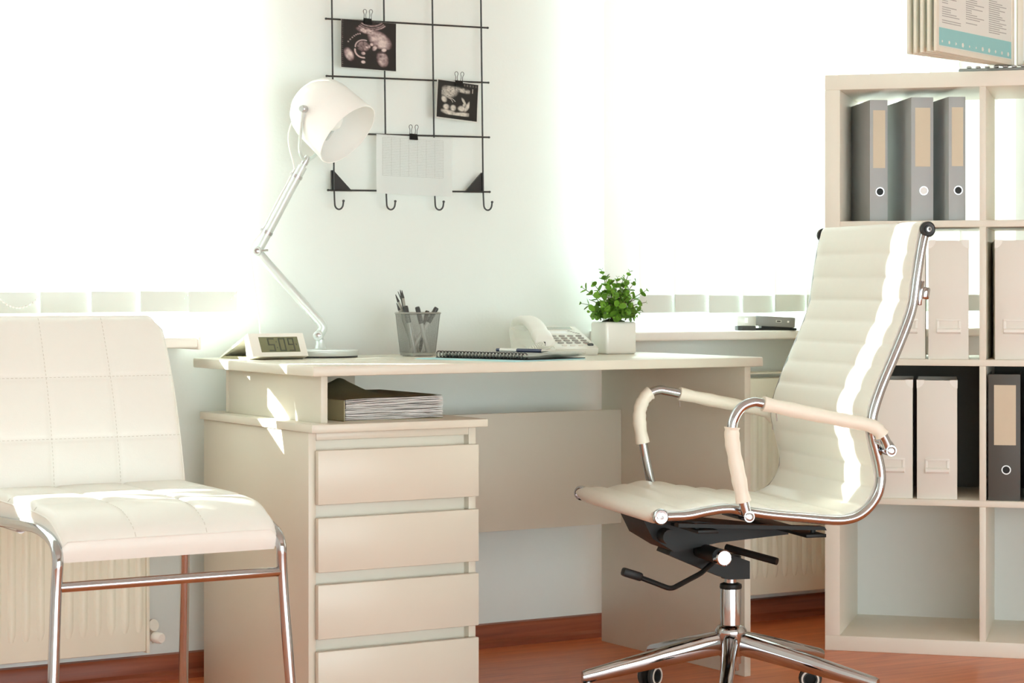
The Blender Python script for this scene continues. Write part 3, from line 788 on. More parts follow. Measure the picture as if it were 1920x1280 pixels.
# ================================================================== alarm clock
ck = thing('alarm_clock', 'white folded tent shaped digital alarm clock showing 5:09', 'clock', (2.026, 4.47, DZ))
cw = .137
def P(y, z): return (0, y, z)
MB().prism([P(0, .008), P(.030, .059), P(.034, .0595), P(.052, .052), P(.036, .002), P(.030, 0)], (cw, 0, 0)).build('body', 'clockw', ck)
MB().prism([P(.036, .0585), P(.186, .0045), P(.196, .0), P(.186, .0), P(.055, .044), P(.052, .052)], (cw, 0, 0)).build('rear_flap', 'clockw', ck)
MB().prism([P(.040, .0), P(.186, .0), P(.170, .006), P(.042, .006)], (cw-.002, 0, 0), T(.001, 0, 0)).build('base_plate', 'cover', ck)
fn = Vector((0, -.051, .030)).normalized(); fu = Vector((0, .030, .051)).normalized()
fm = Matrix((Vector((1, 0, 0)), fu, fn)).transposed().to_4x4(); fm.translation = Vector((0, 0, .008))
FH = .0592
scr = MB().box((.023, .011, -.0005), (.120, .0505, .0007), .0006, 1, fm).build('screen', 'lcd', ck)
dg = MB()
def seg7(x, y, w_, h_, on, th=.0032):
    S7 = {'a': ((0, h_-th), (w_, h_)), 'd': ((0, 0), (w_, th)), 'g': ((0, h_/2-th/2), (w_, h_/2+th/2)), 'f': ((0, h_/2), (th, h_)), 'e': ((0, 0), (th, h_/2)), 'b': ((w_-th, h_/2), (w_, h_)), 'c': ((w_-th, 0), (w_, h_/2))}
    for c in on:
        (a, q), (d_, e) = S7[c]; dg.box((x+a, y+q, .0006), (x+d_, y+e, .0010), 0, 1, fm)
seg7(.043, .013, .0165, .034, 'afgcd'); seg7(.070, .013, .0165, .034, 'abcdef'); seg7(.093, .013, .0155, .034, 'abcdfg')
for y in (.021, .036): dg.box((.0635, y, .0006), (.0655, y+.003, .0010), 0, 1, fm)
dg.box((.1125, .028, .0006), (.1145, .0325, .0010), 0, 1, fm)
dg.build('digits', 'lcdink', scr)

# ================================================================== wall grid
GY0 = W-.032
gt = thing('wire_wall_grid', 'black wire grid board with hooks hanging on the wall', 'wall grid', (2.565, GY0, 1.157), 0)
gt.rotation_euler = (0, R(-.8), 0)
gx = [-.208, -.065, .072, .213]; gz = [0, .1385, .277, .416, .555, .69]
for z in gz:
    MB().tube([(-.225, -.0035, z), (.229, -.0035, z)], .0022, 8).lathe([(0, -.0032), (.0028, -.0018), (.0032, 0), (.0028, .0018), (0, .0032)], 8, T(-.226, -.0035, z)).lathe([(0, -.0032), (.0028, -.0018), (.0032, 0), (.0028, .0018), (0, .0032)], 8, T(.230, -.0035, z)).build('horizontal_bar', 'blackm', gt)
for x in gx:
    MB().tube([(x, 0, 0), (x, 0, .705)], .0022, 8).build('vertical_bar', 'blackm', gt)
    hk = [(x, 0, .002), (x, -.002, -.030)]
    for k in range(1, 9):
        a = math.pi*k/8; hk.append((x+.0095-.0095*math.cos(a), -.002-.008*(k/8), -.034-.0125*math.sin(a)))
    hk.append((x+.0195, -.011, -.026))
    MB().tube(spline(hk, 3), .0021, 8).lathe([(0, -.0034), (.003, -.002), (.0034, 0), (.003, .002), (0, .0034)], 8, T(x+.0195, -.011, -.026)).build('hook', 'blackm', gt)
for x, s in ((gx[0], 1), (gx[3], -1)):
    MB().prism([(x-s*.004, .004, -.002), (x-s*.004, .004, .049), (x+s*.001, .004, .049), (x+s*.052, .004, -.002)], (0, .006, 0)).box((x+s*.018-.003, .010, .004), (x+s*.018+.003, .0315, .012)).build('corner_bracket', 'blackm', gt)
def clip(label, x, z, rot):
    t = thing('binder_clip', label, 'clip', (x, GY0-.0085, z), 0, 'black binder clips on the wire grid')
    t.rotation_euler = (0, R(rot), 0)
    MB().prism([(-.0105, -.006, -.011), (-.0105, .006, -.011), (-.0105, .0055, -.0095), (-.0105, .0015, .004), (-.0105, -.0015, .004), (-.0105, -.0055, -.0095)], (.021, 0, 0)).build('clamp', 'black', t)
    for s in (-1, 1):
        lean = .004*s
        p = [(-.005, -.002*s, .002), (-.0035, -.003*s, .013), (-.0075, -.004*s, .021), (-.004, -.004*s, .0255), (.0, -.004*s, .0262), (.004, -.004*s, .0255), (.0075, -.004*s, .021), (.0035, -.003*s, .013), (.005, -.002*s, .002)]
        MB().tube(spline([(a*.62+(.0062*s), y_, q) for a, y_, q in p], 3), .0007, 6).build('wire_handle', 'blackm', t)
    return t
def sheet(name, label, cat, cx, ztop, w_, h_, rot, curl=.0, mt='paper', group=None, y=None):
    t = thing(name, label, cat, (cx, y if y else GY0-.0075, ztop), 0, group); t.rotation_euler = (0, R(rot), 0)
    def f(u, v): return Vector(((u-.5)*w_, -curl*v*v, -h_*v))
    return t, f
def noise2(seed):
    rnd = random.Random(seed); tab = [[rnd.random() for _ in range(64)] for _ in range(64)]
    def n(x, y):
        xi, yi = math.floor(x), math.floor(y); fx, fy = x-xi, y-yi; fx = fx*fx*(3-2*fx); fy = fy*fy*(3-2*fy)
        g_ = lambda a, c: tab[a % 64][c % 64]
        return (g_(xi, yi)*(1-fx)+g_(xi+1, yi)*fx)*(1-fy)+(g_(xi, yi+1)*(1-fx)+g_(xi+1, yi+1)*fx)*fy
    return lambda x, y: (n(x, y)+.5*n(2*x, 2*y)+.25*n(4*x, 4*y))/1.75
def ell(u, v, cx, cy, rx, ry, a=0):
    c, s = math.cos(R(a)), math.sin(R(a)); x, y = u-cx, v-cy; x, y = (x*c+y*s)/rx, (-x*s+y*c)/ry
    return math.sqrt(x*x+y*y)
def soft(d, e=.15): return max(0, min(1, (1+e-d)/(2*e)))
def arcm(u, v, cx, cy, r0, a0, a1, th):
    x, y = u-cx, v-cy; r1 = math.hypot(x, y); an = math.degrees(math.atan2(y, x)) % 360
    if not (a0 <= an <= a1): return 0
    return max(0, 1-abs(r1-r0)/th)
N1 = noise2(4); N2 = noise2(9)
def scan1(u, v):
    n = N1(u*14, v*14)*1.9-.45; m = N2(u*30, v*30)*2-.5; x = 0
    # near-field bands at the top of the fan
    for r0, w_ in ((.30, .02), (.345, .012), (.38, .02)): x = max(x, arcm(u, v, .53, -.20, r0, 45, 125, w_)*(.35+.5*m))
    x = max(x, soft(ell(u, v, .70, .38, .14, .21, 128), .25)*(.35+.7*n) if v < .56 else 0)
    x = max(x, soft(ell(u, v, .47, .21, .17, .055, 12), .3)*(.35+.6*m))
    x = max(x, arcm(u, v, .41, .555, .155, 178, 292, .016)*1.0, arcm(u, v, .40, .62, .15, 78, 190, .022)*1.05)
    x = max(x, soft(ell(u, v, .40, .53, .11, .10), .2)*(.05+.38*m))
    for cx, cy, rx, ry, a in ((.61, .55, .035, .055, 30), (.555, .48, .03, .03, 0), (.47, .545, .03, .02, 20), (.40, .68, .035, .03, 0), (.78, .575, .045, .035, -30), (.40, .86, .035, .03, 0), (.51, .53, .02, .03, 0)):
        x = max(x, soft(ell(u, v, cx, cy, rx, ry, a), .3)*(.5+.6*n))
    x = max(x, soft(ell(u, v, .14, .72, .07, .12, -20), .3)*(.3+.7*n), soft(ell(u, v, .75, .77, .09, .14, -10), .3)*(.2+.75*n)*(1 if v > .66 else .3))
    for k in range(7):
        if math.hypot(u-(.13+.035*k), v-(.46-.055*k+.004*k*k)) < .016: x = max(x, .5)
    if .015 < u < .03 and (v*24) % 1 < .25: x = max(x, .35)
    x = max(0, min(1, x)); return (.012+.70*x, .011+.60*x**1.15, .010+.57*x**1.1)
def scan2(u, v):
    n = N1(u*13+9, v*13)*1.8-.4; m = N2(u*28, v*28+7)*2-.5; x = 0
    inside = .1 < u < .80 and .12 < v < .90
    if inside:
        x = max(x, soft(ell(u, v, .28, .28, .20, .15, -18), .3)*(.3+.55*m), soft(ell(u, v, .58, .20, .26, .06, 8), .35)*(.2+.55*m))
        for cx, cy, rx, ry, a in ((.17, .50, .06, .08, -20), (.23, .70, .07, .07, 0), (.40, .71, .065, .075, 10), (.61, .70, .085, .07, -10), (.66, .50, .03, .10, -30), (.76, .62, .045, .15, 25), (.67, .60, .035, .04, 0), (.30, .84, .19, .06, 10), (.62, .86, .22, .055, -5)):
            x = max(x, soft(ell(u, v, cx, cy, rx, ry, a), .3)*(.45+.5*n))
        x = max(x, arcm(u, v, .30, .62, .17, 268, 330, .012), arcm(u, v, .24, .60, .15, 280, 345, .010))
    if .86 < u < .875 and .13 < v < .25: x = .7
    if v < .09 and u > .55 and (u*14) % 1 < .45 and .03 < v: x = .16
    x = max(0, min(1, x)); return (.012+.72*x, .012+.69*x, .011+.62*x)
def scan(label, cx, ztop, w_, h_, rot, fn, border):
    t, f = sheet('ultrasound_photo', label, 'photo', cx, ztop, w_, h_, rot, .004, group='ultrasound prints on the wire grid')
    n = 110; b = MB(); b.grid(f, 9, 9); bmesh.ops.solidify(b.bm, geom=b.bm.faces[:], thickness=.0005); b.build('paper_sheet', 'photow', t)
    e = border
    q = MB().grid(lambda u, v: f(e/w_+u*(1-2*e/w_), e/h_+v*(1-2*e/h_))+Vector((0, -.0009, 0)), n, n).mesh('print', 'photo', 60)
    ca = q.color_attributes.new('Col', 'FLOAT_COLOR', 'POINT')
    for i in range(n):
        for j in range(n): ca.data[i*n+j].color = (*fn(i/(n-1), j/(n-1)), 1)
    link('print', q, t)
scan('large ultrasound print clipped at the top left of the wire grid', 2.448, 1.571, .152, .119, 1.1, scan1, .0005)
scan('small white edged ultrasound print clipped at the right of the wire grid', 2.701, 1.436, .122, .099, 4.2, scan2, .0028)
t, f = sheet('table_sheet', 'white sheet with a printed blank table clipped to the wire grid', 'paper', 2.576, 1.293, .214, .146, 1.0, .006)
b = MB().grid(f, 9, 13); bmesh.ops.solidify(b.bm, geom=b.bm.faces[:], thickness=.0004); b.build('paper_sheet', 'paper', t)
b = MB()
def line(u0, v0, u1, v1, th=.0004):
    p, q = f(u0, v0)+Vector((0, -.0008, 0)), f(u1, v1)+Vector((0, -.0008, 0))
    d = (q-p).normalized(); s_ = Vector((d.z, 0, -d.x))*th/2; b.quad([p-s_, q-s_, q+s_, p+s_])
for k in range(24): line(.08, .05+.64*k/23, .88, .05+.64*k/23)
for k in range(8): line(.08+.8*k/7, .05, .08+.8*k/7, .69)
b.build('table_lines', 'ink2', t)
clip('black binder clip holding the large ultrasound print', 2.444, 1.573, 3)
clip('black binder clip holding the small ultrasound print', 2.702, 1.4335, 4)
clip('black binder clip holding the table sheet', 2.572, 1.295, 2)

# ================================================================== pen cup and pens
CX, CY = 2.497, 4.560
cup = thing('pen_cup', 'square grey wire mesh pen cup standing on the desk', 'pen cup', (CX, CY, DZ))
CH = .103
def sq(a, hw_, rc):                          # rounded square outline, a in 0..1
    per = []
    n = 10
    for k in range(4):
        c0 = [(1, 1), (-1, 1), (-1, -1), (1, -1)][k]
        for j in range(n+1):
            an = math.pi/2*(k+j/n); per.append(Vector((c0[0]*(hw_-rc)+rc*math.cos(an), c0[1]*(hw_-rc)+rc*math.sin(an))))
    pl, L = resample(per+[per[0]], 129); x = a*128; i = int(x) % 128
    return pl[i].lerp(pl[i+1], x-int(x))
hwz = lambda z: .0325+.0095*z/CH
ol = [sq(k/160, 1, .2) for k in range(160)]
b = MB(); NA, NZ = 80, 31; vsr = []
for j in range(NZ*2+1):
    z = .008+(CH-.010)*j/(NZ*2); h_ = hwz(z)
    vsr.append([b.bm.verts.new((ol[(2*k+j % 2) % 160].x*h_, ol[(2*k+j % 2) % 160].y*h_, z)) for k in range(NA)])
for j in range(NZ*2-1):
    for k in range(NA):
        o_ = j % 2
        a_, l_, r_, t_ = vsr[j][k], vsr[j+1][(k-1+o_) % NA], vsr[j+1][(k+o_) % NA], vsr[j+2][k]
        b.bm.faces.new((a_, r_, t_, l_))
msh = b.build('mesh_wall', 'mesh', cup)
wf = msh.modifiers.new('wire', 'WIREFRAME'); wf.thickness = .00085; wf.use_even_offset = False; wf.use_replace = True
MB().tube([(ol[k].x*hwz(CH), ol[k].y*hwz(CH), CH) for k in range(0, 160, 2)], .0023, 8, closed=True).build('rim', 'mesh', cup)
b = MB(); o1 = [b.bm.verts.new((ol[k].x*.0328, ol[k].y*.0328, .0015)) for k in range(0, 160, 4)]; o2 = [b.bm.verts.new((ol[k].x*.0333, ol[k].y*.0333, .009)) for k in range(0, 160, 4)]
for k in range(40): b.bm.faces.new((o1[k], o1[(k+1) % 40], o2[(k+1) % 40], o2[k]))
b.bm.faces.new(o1[::-1]); b.build('base_band', 'mesh', cup)
for sx in (-1, 1):
    for sy in (-1, 1): MB().lathe([(0, 0), (.004, 0), (.004, .0015), (0, .0015)], 10, T(sx*.024, sy*.024, 0)).build('foot', 'mesh', cup)
def CL(l, z, d=0): return Vector((CX, CY, DZ+z)) + lat*l + tow*d
def stick(name, label, cat, p, q, r0, mt, kind, mt2='pen_d'):
    d = (q-p).normalized(); L = (q-p).length; t = thing(name, label, cat, p, 0, 'pens and pencils in the mesh cup')
    mm = axis_m((0, 0, 0), d)
    if kind == 'pencil':
        MB().lathe([(0, 0), (r0, .0005), (r0, L-.020), (r0*.98, L-.0195)], 6, mm).build('shaft', mt, t)
        MB().lathe([(r0*.98, L-.0195), (.0008, L-.001), (0, L)], 10, mm).build('point', 'pen_d', t)
    elif kind == 'marker':
        MB().lathe([(0, 0), (r0*.8, .001), (r0*.9, .006), (r0*.9, L-.042)], 14, mm).build('barrel', mt, t)
        MB().lathe([(r0*.9, L-.042), (r0, L-.0415), (r0, L-.005), (r0*.85, L-.001), (0, L)], 16, mm).build('cap', mt2, t)
    else:
        MB().lathe([(0, 0), (r0*.3, .001), (r0, .012), (r0, L-.004), (r0*.6, L), (0, L)], 12, mm).build('barrel', mt, t)
        MB().box((r0*.6, -r0*.3, L-.04), (r0*1.5, r0*.3, L), .0005, 1, mm).build('pocket_clip', mt2, t)
    return t
stick('pencil', 'grey pencil leaning furthest left in the mesh cup', 'pencil', CL(.004, .006, -.005), CL(-.0535, .148, .004), .0036, 'pen_g', 'pencil')
stick('pencil', 'short grey pencil leaning left below the other pencil tips', 'pencil', CL(-.005, .006, .010), CL(-.0505, .128, .012), .0034, 'pen_g', 'pencil')
stick('pencil', 'black pencil standing highest in the mesh cup', 'pencil', CL(-.012, .006, -.012), CL(-.0425, .159, -.006), .0037, 'pen_d', 'pencil')
stick('pencil', 'upright grey pencil with black tip beside the black pencil', 'pencil', CL(-.014, .006, .0), CL(-.038, .158, .004), .0036, 'pen_g', 'pencil')
stick('plastic_rod', 'thin clear rod sticking out at the back of the mesh cup', 'rod', CL(.010, .006, -.022), CL(-.049, .155, -.022), .0013, 'pen_w', 'pencil')
stick('marker_pen', 'thick black capped marker leaning left in the mesh cup', 'marker', CL(-.006, .006, .020), CL(-.029, .121, .018), .0062, 'pen_s', 'marker')
stick('marker_pen', 'black capped marker with silver barrel crossing the middle of the cup', 'marker', CL(.026, .008, .018), CL(-.0005, .119, .0225), .0060, 'pen_s', 'marker')
stick('ballpoint_pen', 'small dark pen whose end just clears the cup rim', 'pen', CL(.004, .006, -.004), CL(.0215, .109, -.01), .0042, 'pen_d', 'pen')
stick('marker_pen', 'black capped marker leaning right across the front of the cup', 'marker', CL(-.016, .008, .020), CL(.0465, .117, .012), .0060, 'pen_s', 'marker')

# ================================================================== notebook, folder, pen
NO = Vector((2.520, 4.088)); e1 = Vector((-.3, .954)).normalized(); NA_ = math.atan2(e1.y, e1.x)-math.pi/2
bf = thing('blue_folder', 'pale blue card folder lying under the spiral notebook', 'folder', (NO.x, NO.y, DZ), NA_)
MB().box((-.055, -.008, .0), (.19, .30, .0012), .0004, 1).build('lower_card', 'blue', bf)
MB().box((-.050, -.002, .0013), (.192, .298, .0024), .0004, 1).build('upper_card', 'blue', bf)
nb = thing('spiral_notebook', 'spiral bound notebook with curling white pages on the blue folder', 'notebook', (NO.x, NO.y, DZ+.0025), NA_)
nw, nl = .205, .285
MB().box((0, 0, 0), (nw-.008, nl, .0016), .0004, 1).build('rear_cover', 'coil', nb)
def pg(z0, k):
    b = MB()
    def fn(u, v): return Vector((.004+(nw-.006)*u, nl*v, z0+.0016*math.sin(u*math.pi)*k+.006*k*max(0, u-.55)**2*(1-v)*4))
    b.grid(fn, 12, 6); bmesh.ops.solidify(b.bm, geom=b.bm.faces[:], thickness=.0016); return b
for i in range(4): pg(.0034+.0019*i, .4+.3*i).build('page_block', 'page', nb)
b = MB(); turns = 26; hp = []
for k in range(turns):
    y = .012+(nl-.024)*k/(turns-1)
    for dy in (-.0017, .0017):
        b.tube([(-.001+.0085*math.cos(a), y+dy, .0080+.0078*math.sin(a)) for a in [R(20+320*j/13) for j in range(14)]], .0008, 6)
b.build('wire_binding', 'coil', nb)
pn = thing('ballpoint_pen', 'navy blue pen with clear tip lying on the spiral notebook', 'pen', (NO.x, NO.y, DZ+.0025), NA_)
py_ = .0142; px_ = .110
MB().lathe([(0, 0), (.0042, .0005), (.0045, .01), (.0045, .075), (.0043, .076)], 14, axis_m((px_, .055, py_+.003), (.0, 1, 0))).build('grip', 'pen_b', pn)
MB().lathe([(0, -.018), (.0008, -.018), (.001, -.015), (.003, -.004), (.0042, 0)], 14, axis_m((px_, .055, py_+.003), (0, 1, 0))).build('tip', 'pen_s', pn)
MB().lathe([(.0043, .075), (.0043, .128), (0, .128)], 14, axis_m((px_, .055, py_+.003), (0, 1, 0))).build('barrel', 'pen_w', pn)
MB().lathe([(0, .128), (.0040, .128), (.0040, .139), (0, .140)], 14, axis_m((px_, .055, py_+.003), (0, 1, 0))).build('end_plug', 'pen_b', pn)
MB().box((px_+.003, .145, py_+.004), (px_+.0065, .192, py_+.007), .0006, 1).build('pocket_clip', 'pen_b', pn)

# ================================================================== telephone
PX, PY = 2.741, 4.430
ph = thing('desk_telephone', 'cream corded desk telephone with grey keys beside the plant', 'telephone', (PX, PY, DZ), R(-16))
pw_, pd_ = .165, .205
def ptop(y): return .018+.048*(y/pd_)
MB().prism([(.055, .006, 0), (.055, .0, .006), (.055, -.004, .016), (.055, .004, .0205), (.055, pd_-.012, ptop(pd_)), (.055, pd_, ptop(pd_)-.010), (.055, pd_-.004, .0)], (pw_-.055, 0, 0)).build('base', 'phone', ph)
sl = math.atan2(.048, pd_)
def pm(x, y, h=.0): return T(x, y, ptop(y)+.0012+h) @ Matrix.Rotation(sl, 4, 'X')
MB().box((.070, .0, -.001), (.156, .036, .0020), .001, 1, pm(0, .160)).build('screen_bezel', 'keyw', ph)
MB().box((.075, .006, .002), (.150, .030, .0026), .0003, 1, pm(0, .160)).build('screen', 'scr', ph)
MB().box((.072, .0, -.001), (.128, .024, .0014), .0006, 1, pm(0, .128)).build('number_card', 'paper', ph)
km = MB().lathe([(0, 0), (.0078, 0), (.0082, .0015), (.0072, .0036), (0, .0040)], 18, Matrix.Diagonal((1, .66, 1, 1))).mesh('key', 'key')
kw = MB().lathe([(0, 0), (.0070, 0), (.0070, .0012), (.0060, .0024), (0, .0026)], 18, Matrix.Diagonal((1, .5, 1, 1))).mesh('soft_key', 'keyw')
for i in range(4):
    for j in range(4):
        k = link('key', km, ph); k.matrix_local = pm(.082+.0215*i, .038+.0215*j)
for i in range(3):
    k = link('soft_key', kw, ph); k.matrix_local = pm(.084+.021*i, .014)
k = MB().box((-.007, -.006, 0), (.007, .006, .005), .002, 2).build('hook_key', 'pen_d', ph); k.matrix_local = pm(.151, .018)
for i in range(5):
    k = MB().box((-.003, -.002, 0), (.003, .002, .002), .0005, 1).build('memory_key', 'key', ph); k.matrix_local = pm(.136+.0045*i, .152-.0065*i)
# low cradle with a raised cup at each end
cr = MB().prism([(.0, -.006, .004), (.0, -.008, .014), (.0, .012, .022), (.0, .034, .016), (.0, .060, .020), (.0, .150, .034), (.0, .165, .040), (.0, .185, .060), (.0, .214, .066), (.0, .220, .056), (.0, .200, .020), (.0, .190, .0), (.0, .01, .0)], (.056, 0, 0)).build('cradle', 'phone', ph)
prof = [(-.012, .030, .009), (-.006, .034, .016), (.014, .043, .0185), (.036, .053, .0165), (.060, .065, .0140), (.095, .076, .0128), (.135, .083, .0122), (.165, .084, .0128), (.190, .080, .0158), (.212, .073, .0165), (.224, .068, .0115)]
b = MB(); n = 18; rings = []
ps = spline([(0, y, z) for y, z, r0 in prof], 4)
rs_ = [v.x for v in spline([(r0, 0, 0) for y, z, r0 in prof], 4)]
for q_, (p, r0) in enumerate(zip(ps, rs_)):
    hw2 = .0225 if .03 < p.y < .19 else .0245
    if q_ in (0, len(ps)-1): hw2 *= .9
    rings.append([b.bm.verts.new((.028+hw2*math.copysign(abs(math.cos(2*math.pi*q/n))**.55, math.cos(2*math.pi*q/n)), p.y, p.z+r0*.85*math.copysign(abs(math.sin(2*math.pi*q/n))**.7, math.sin(2*math.pi*q/n)))) for q in range(n)])
for A, B in zip(rings, rings[1:]):
    for q in range(n): b.bm.faces.new((A[q], A[(q+1) % n], B[(q+1) % n], B[q]))
b.bm.faces.new(rings[0][::-1]); b.bm.faces.new(rings[-1])
hd = b.build('handset', 'phone', ph, 45)
MB().lathe([(0, 0), (.019, 0), (.021, .004), (.0205, .020), (0, .020)], 24, axis_m((.028, .202, .055), (0, -.12, 1))).build('earpiece', 'phone', hd)
MB().lathe([(0, 0), (.019, 0), (.021, .004), (.0205, .014), (0, .014)], 24, axis_m((.028, .012, .020), (0, -.25, 1))).build('mouthpiece', 'phone', hd)
MB().box((.018, -.016, .024), (.028, -.009, .034), .001, 1).build('cord_socket', 'black', hd)
cpth = spline([(.022, -.016, .029), (.008, -.026, .024), (-.010, -.030, .016), (-.026, -.018, .0105), (-.034, .012, .0095), (-.030, .050, .0095)], 60)
co = []
for i, p in enumerate(cpth):
    tg = (cpth[min(i+1, len(cpth)-1)]-cpth[max(i-1, 0)]).normalized(); uu = tg.cross(UP).normalized(); ww = uu.cross(tg)
    a = i*2*math.pi/13; rr = .0068*min(1, i/20)
    co.append(p+(uu*math.cos(a)+ww*math.sin(a))*rr)
MB().tube(co, .0015, 6).build('coiled_cord', 'phone', ph)

# ================================================================== plant
PO = Vector((2.997, 4.462, DZ)); PRZ = R(-6)
pl = thing('potted_plant', 'small leafy green plant in a white square ceramic pot', 'plant', PO, PRZ)
b = MB(); hw_ = .0425; ph_ = .080
b.box((-hw_, -hw_, 0), (hw_, hw_, ph_), .0065, 4)
b.build('pot', 'pot', pl)
MB().lathe([(0, 0), (.030, 0), (.028, .003), (.012, .008), (0, .009)], 20, T(0, 0, ph_-.001)).build('soil', 'soil', pl)
b = MB(); n = 10
ctr = b.bm.verts.new((0, .0055, -.0008)); st0 = b.bm.verts.new((0, -.001, 0)); ring = []
for k in range(n+1):
    a = R(-60+300*k/n)
    ring.append(b.bm.verts.new((.0054*math.cos(a), .0062+.0062*math.sin(a), .0008*abs(math.cos(a))**2)))
for k in range(n): b.bm.faces.new((ctr, ring[k], ring[k+1]))
b.bm.faces.new((ctr, ring[-1], st0)); b.bm.faces.new((ctr, st0, ring[0]))
lm = b.mesh('leaf', 'leaf', 80)
random.seed(21)
dirs = []
lleft = Matrix.Rotation(-PRZ, 3, 'Z') @ lat; ltow = Matrix.Rotation(-PRZ, 3, 'Z') @ tow
spec = [(-.030, .128, 0), (.040, .124, .01), (.082, .078, .0), (.080, .048, .01), (-.078, .085, 0), (-.080, .045, .0), (-.052, .098, -.01), (.010, .110, .0), (.056, .100, -.02), (.030, .100, .03), (-.012, .100, .03),
        (-.040, .070, .045), (.040, .070, .05), (.0, .075, .06), (.062, .060, .04), (-.062, .055, .035), (.015, .045, .065), (-.028, .040, .062), (.05, .035, .055), (-.06, .025, .04), (.0, .09, -.04), (-.04, .06, -.05), (.045, .06, -.05), (.068, .028, .03), (-.02, .115, -.02), (.028, .112, -.02), (-.018, .062, .05), (.026, .082, .045), (-.045, .014, .042), (.048, .012, .04), (.0, .012, .055), (-.02, .022, .056), (.03, .022, .054), (-.055, .012, .0), (.056, .014, .0), (.02, .012, .05), (-.04, .025, .03)]
nleaf = 0
for si, (l, h, d) in enumerate(sorted(spec, key=lambda q: -abs(q[1]-.06))):
    root = Vector((l*.18, 0, 0)); kk = .55 if h < .04 else .22; rt = lleft*(l*kk) + ltow*(d*kk) + UP*(ph_+.003)
    tip = lleft*l + ltow*d + UP*(ph_+h)
    mid = rt.lerp(tip, .5) + UP*.010 - (lleft*l+ltow*d)*.10
    pts = spline([rt, mid, tip], 6)
    MB().tube(pts, [.0010]*(len(pts)-3)+[.0007]*3, 5).build('stem', 'stem', pl)
    steps = max(3, int((tip-rt).length/.0200))
    for k in range(steps+1):
        f_ = .18+.82*k/steps; idx = f_*(len(pts)-1); i0 = min(int(idx), len(pts)-2); p = pts[i0].lerp(pts[i0+1], idx-i0)
        tg = (pts[i0+1]-pts[i0]).normalized(); a0 = random.uniform(0, 6.28) if k == 0 else a0+math.pi/2+random.uniform(-.4, .4)
        for s in (0, math.pi):
            if nleaf >= 298 or (random.random() < .05): continue
            u_ = tg.orthogonal().normalized(); u_ = Matrix.Rotation(a0+s, 3, tg) @ u_
            out = (u_*.85 + tg*.55).normalized(); up_ = (tg - out*tg.dot(out)).normalized()
            side_ = out.cross(up_).normalized()
            sz = (1.15-.55*f_**2+random.uniform(-.15, .2))*(.55 if k == steps else 1)*1.62
            lf = link('leaf', lm, pl); nleaf += 1
            m3 = Matrix((side_, out, up_)).transposed().to_4x4(); m3.translation = p
            lf.matrix_local = m3 @ Matrix.Rotation(random.uniform(-.4, .4), 4, 'Y') @ Matrix.Diagonal((sz, sz, sz, 1))

# ================================================================== thick folder below the desktop
bk_ = thing('paper_folder', 'thick folder of worn papers under a buckled olive cover below the desktop', 'folder', (2.092, 4.142, .63))
random.seed(12); lw, ld, lh = .242, .30, .050
pgs = MB(); n = 44
for i in range(n):
    z = .0015+(lh-.003)*i/n; ox, oy = random.uniform(-.0016, .0016), random.uniform(-.002, .002)
    th = (lh/n)*random.uniform(.55, .9); w0 = random.uniform(-.004, .004)
    def fn(u, v, z=z, ox=ox, oy=oy, th=th, w0=w0):
        return Vector((.002+(lw-.004)*u+ox, .002+oy+(ld-.006)*v, z+.0012*math.sin(5*u+w0*900)-.004*(1-u)**3*(i/n)+.001*u))
    g0 = [[pgs.bm.verts.new(fn(a/9, c)) for c in (0, 1)] for a in range(10)]; g1 = [[pgs.bm.verts.new(fn(a/9, c)+Vector((0, 0, th))) for c in (0, 1)] for a in range(10)]
    for a in range(9):
        for q in (g0, g1): pgs.bm.faces.new((q[a][0], q[a+1][0], q[a+1][1], q[a][1]))
        pgs.bm.faces.new((g0[a][0], g0[a+1][0], g1[a+1][0], g1[a][0])); pgs.bm.faces.new((g0[a][1], g0[a+1][1], g1[a+1][1], g1[a][1]))
    for a in (0, 9): pgs.bm.faces.new((g0[a][0], g0[a][1], g1[a][1], g1[a][0]))
po = pgs.build('paper_edges', 'paper2', bk_, 20); po['kind'] = 'stuff'
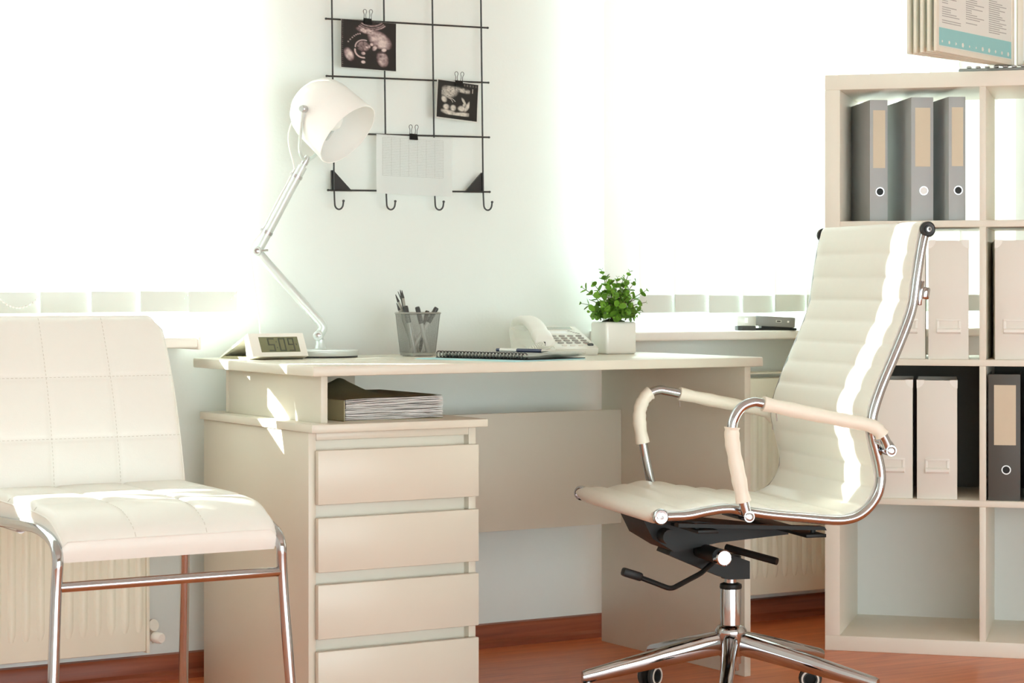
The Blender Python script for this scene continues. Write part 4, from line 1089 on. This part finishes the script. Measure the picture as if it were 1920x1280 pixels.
def cov(u, v):
    bump = .030*math.exp(-((u-.34)/.17)**2)*math.exp(-((v-.62)/.30)**2) + .006*math.exp(-((u-.34)/.035)**2)*math.exp(-((v-.62)/.10)**2)
    return Vector((lw*u-.002, .003+(ld-.004)*v, lh-.006*(1-u)**3+.0015+bump))
b = MB().grid(cov, 40, 24); bmesh.ops.solidify(b.bm, geom=b.bm.faces[:], thickness=.0012); b.build('cover', 'cover', bk_, 60)
MB().box((-.0035, .0, .0), (-.0015, ld, lh-.005), .0004, 1).box((-.0035, .0, -.0), (lw-.004, ld, .0012)).build('spine', 'cover', bk_)

# ================================================================== gadgets on the sill
SZ = Z0+.002
t = thing('desk_gadget', 'grey metal device with slots tilted on the right window sill', 'device', (3.612, W-.075, SZ), R(-24))
MB().box((-.005, -.02, 0), (.11, .02, .006), .002).build('foot', 'black', t)
mm = T(.0, 0, .010) @ Matrix.Rotation(R(5), 4, 'Y')
bd = MB().box((-.005, -.02, .0), (.105, .02, .028), .003, 2, T(0, 0, .012) @ Matrix.Rotation(R(3), 4, 'Y')).build('body', 'greym', t)
MB().box((.012, -.018, .004), (.10, .018, .014)).build('hinge_block', 'black', t)
MB().box((.05, -.0215, .012), (.066, -.0195, .019), .0008, 1, T(0, 0, .012) @ Matrix.Rotation(R(3), 4, 'Y')).build('slot', 'pen_s', bd)
MB().box((.053, -.0222, .014), (.063, -.0213, .017), 0, 1, T(0, 0, .012) @ Matrix.Rotation(R(3), 4, 'Y')).build('slot_hole', 'black', bd)
MB().box((.082, -.0215, .013), (.087, -.0195, .018), .0005, 1, T(0, 0, .012) @ Matrix.Rotation(R(3), 4, 'Y')).build('button', 'paper', bd)
t = thing('silver_box', 'pale silver box on a dark foot beside the grey device on the sill', 'box', (3.556, W-.062, SZ), R(-24))
MB().box((0, -.02, 0), (.05, .02, .012), .001).build('foot', 'rubber', t)
MB().box((-.003, -.022, .012), (.05, .022, .040), .003).build('body', 'pen_s', t)
MB().box((.018, -.0235, .020), (.027, -.0215, .034), .0006, 1).build('white_tab', 'paper', t)
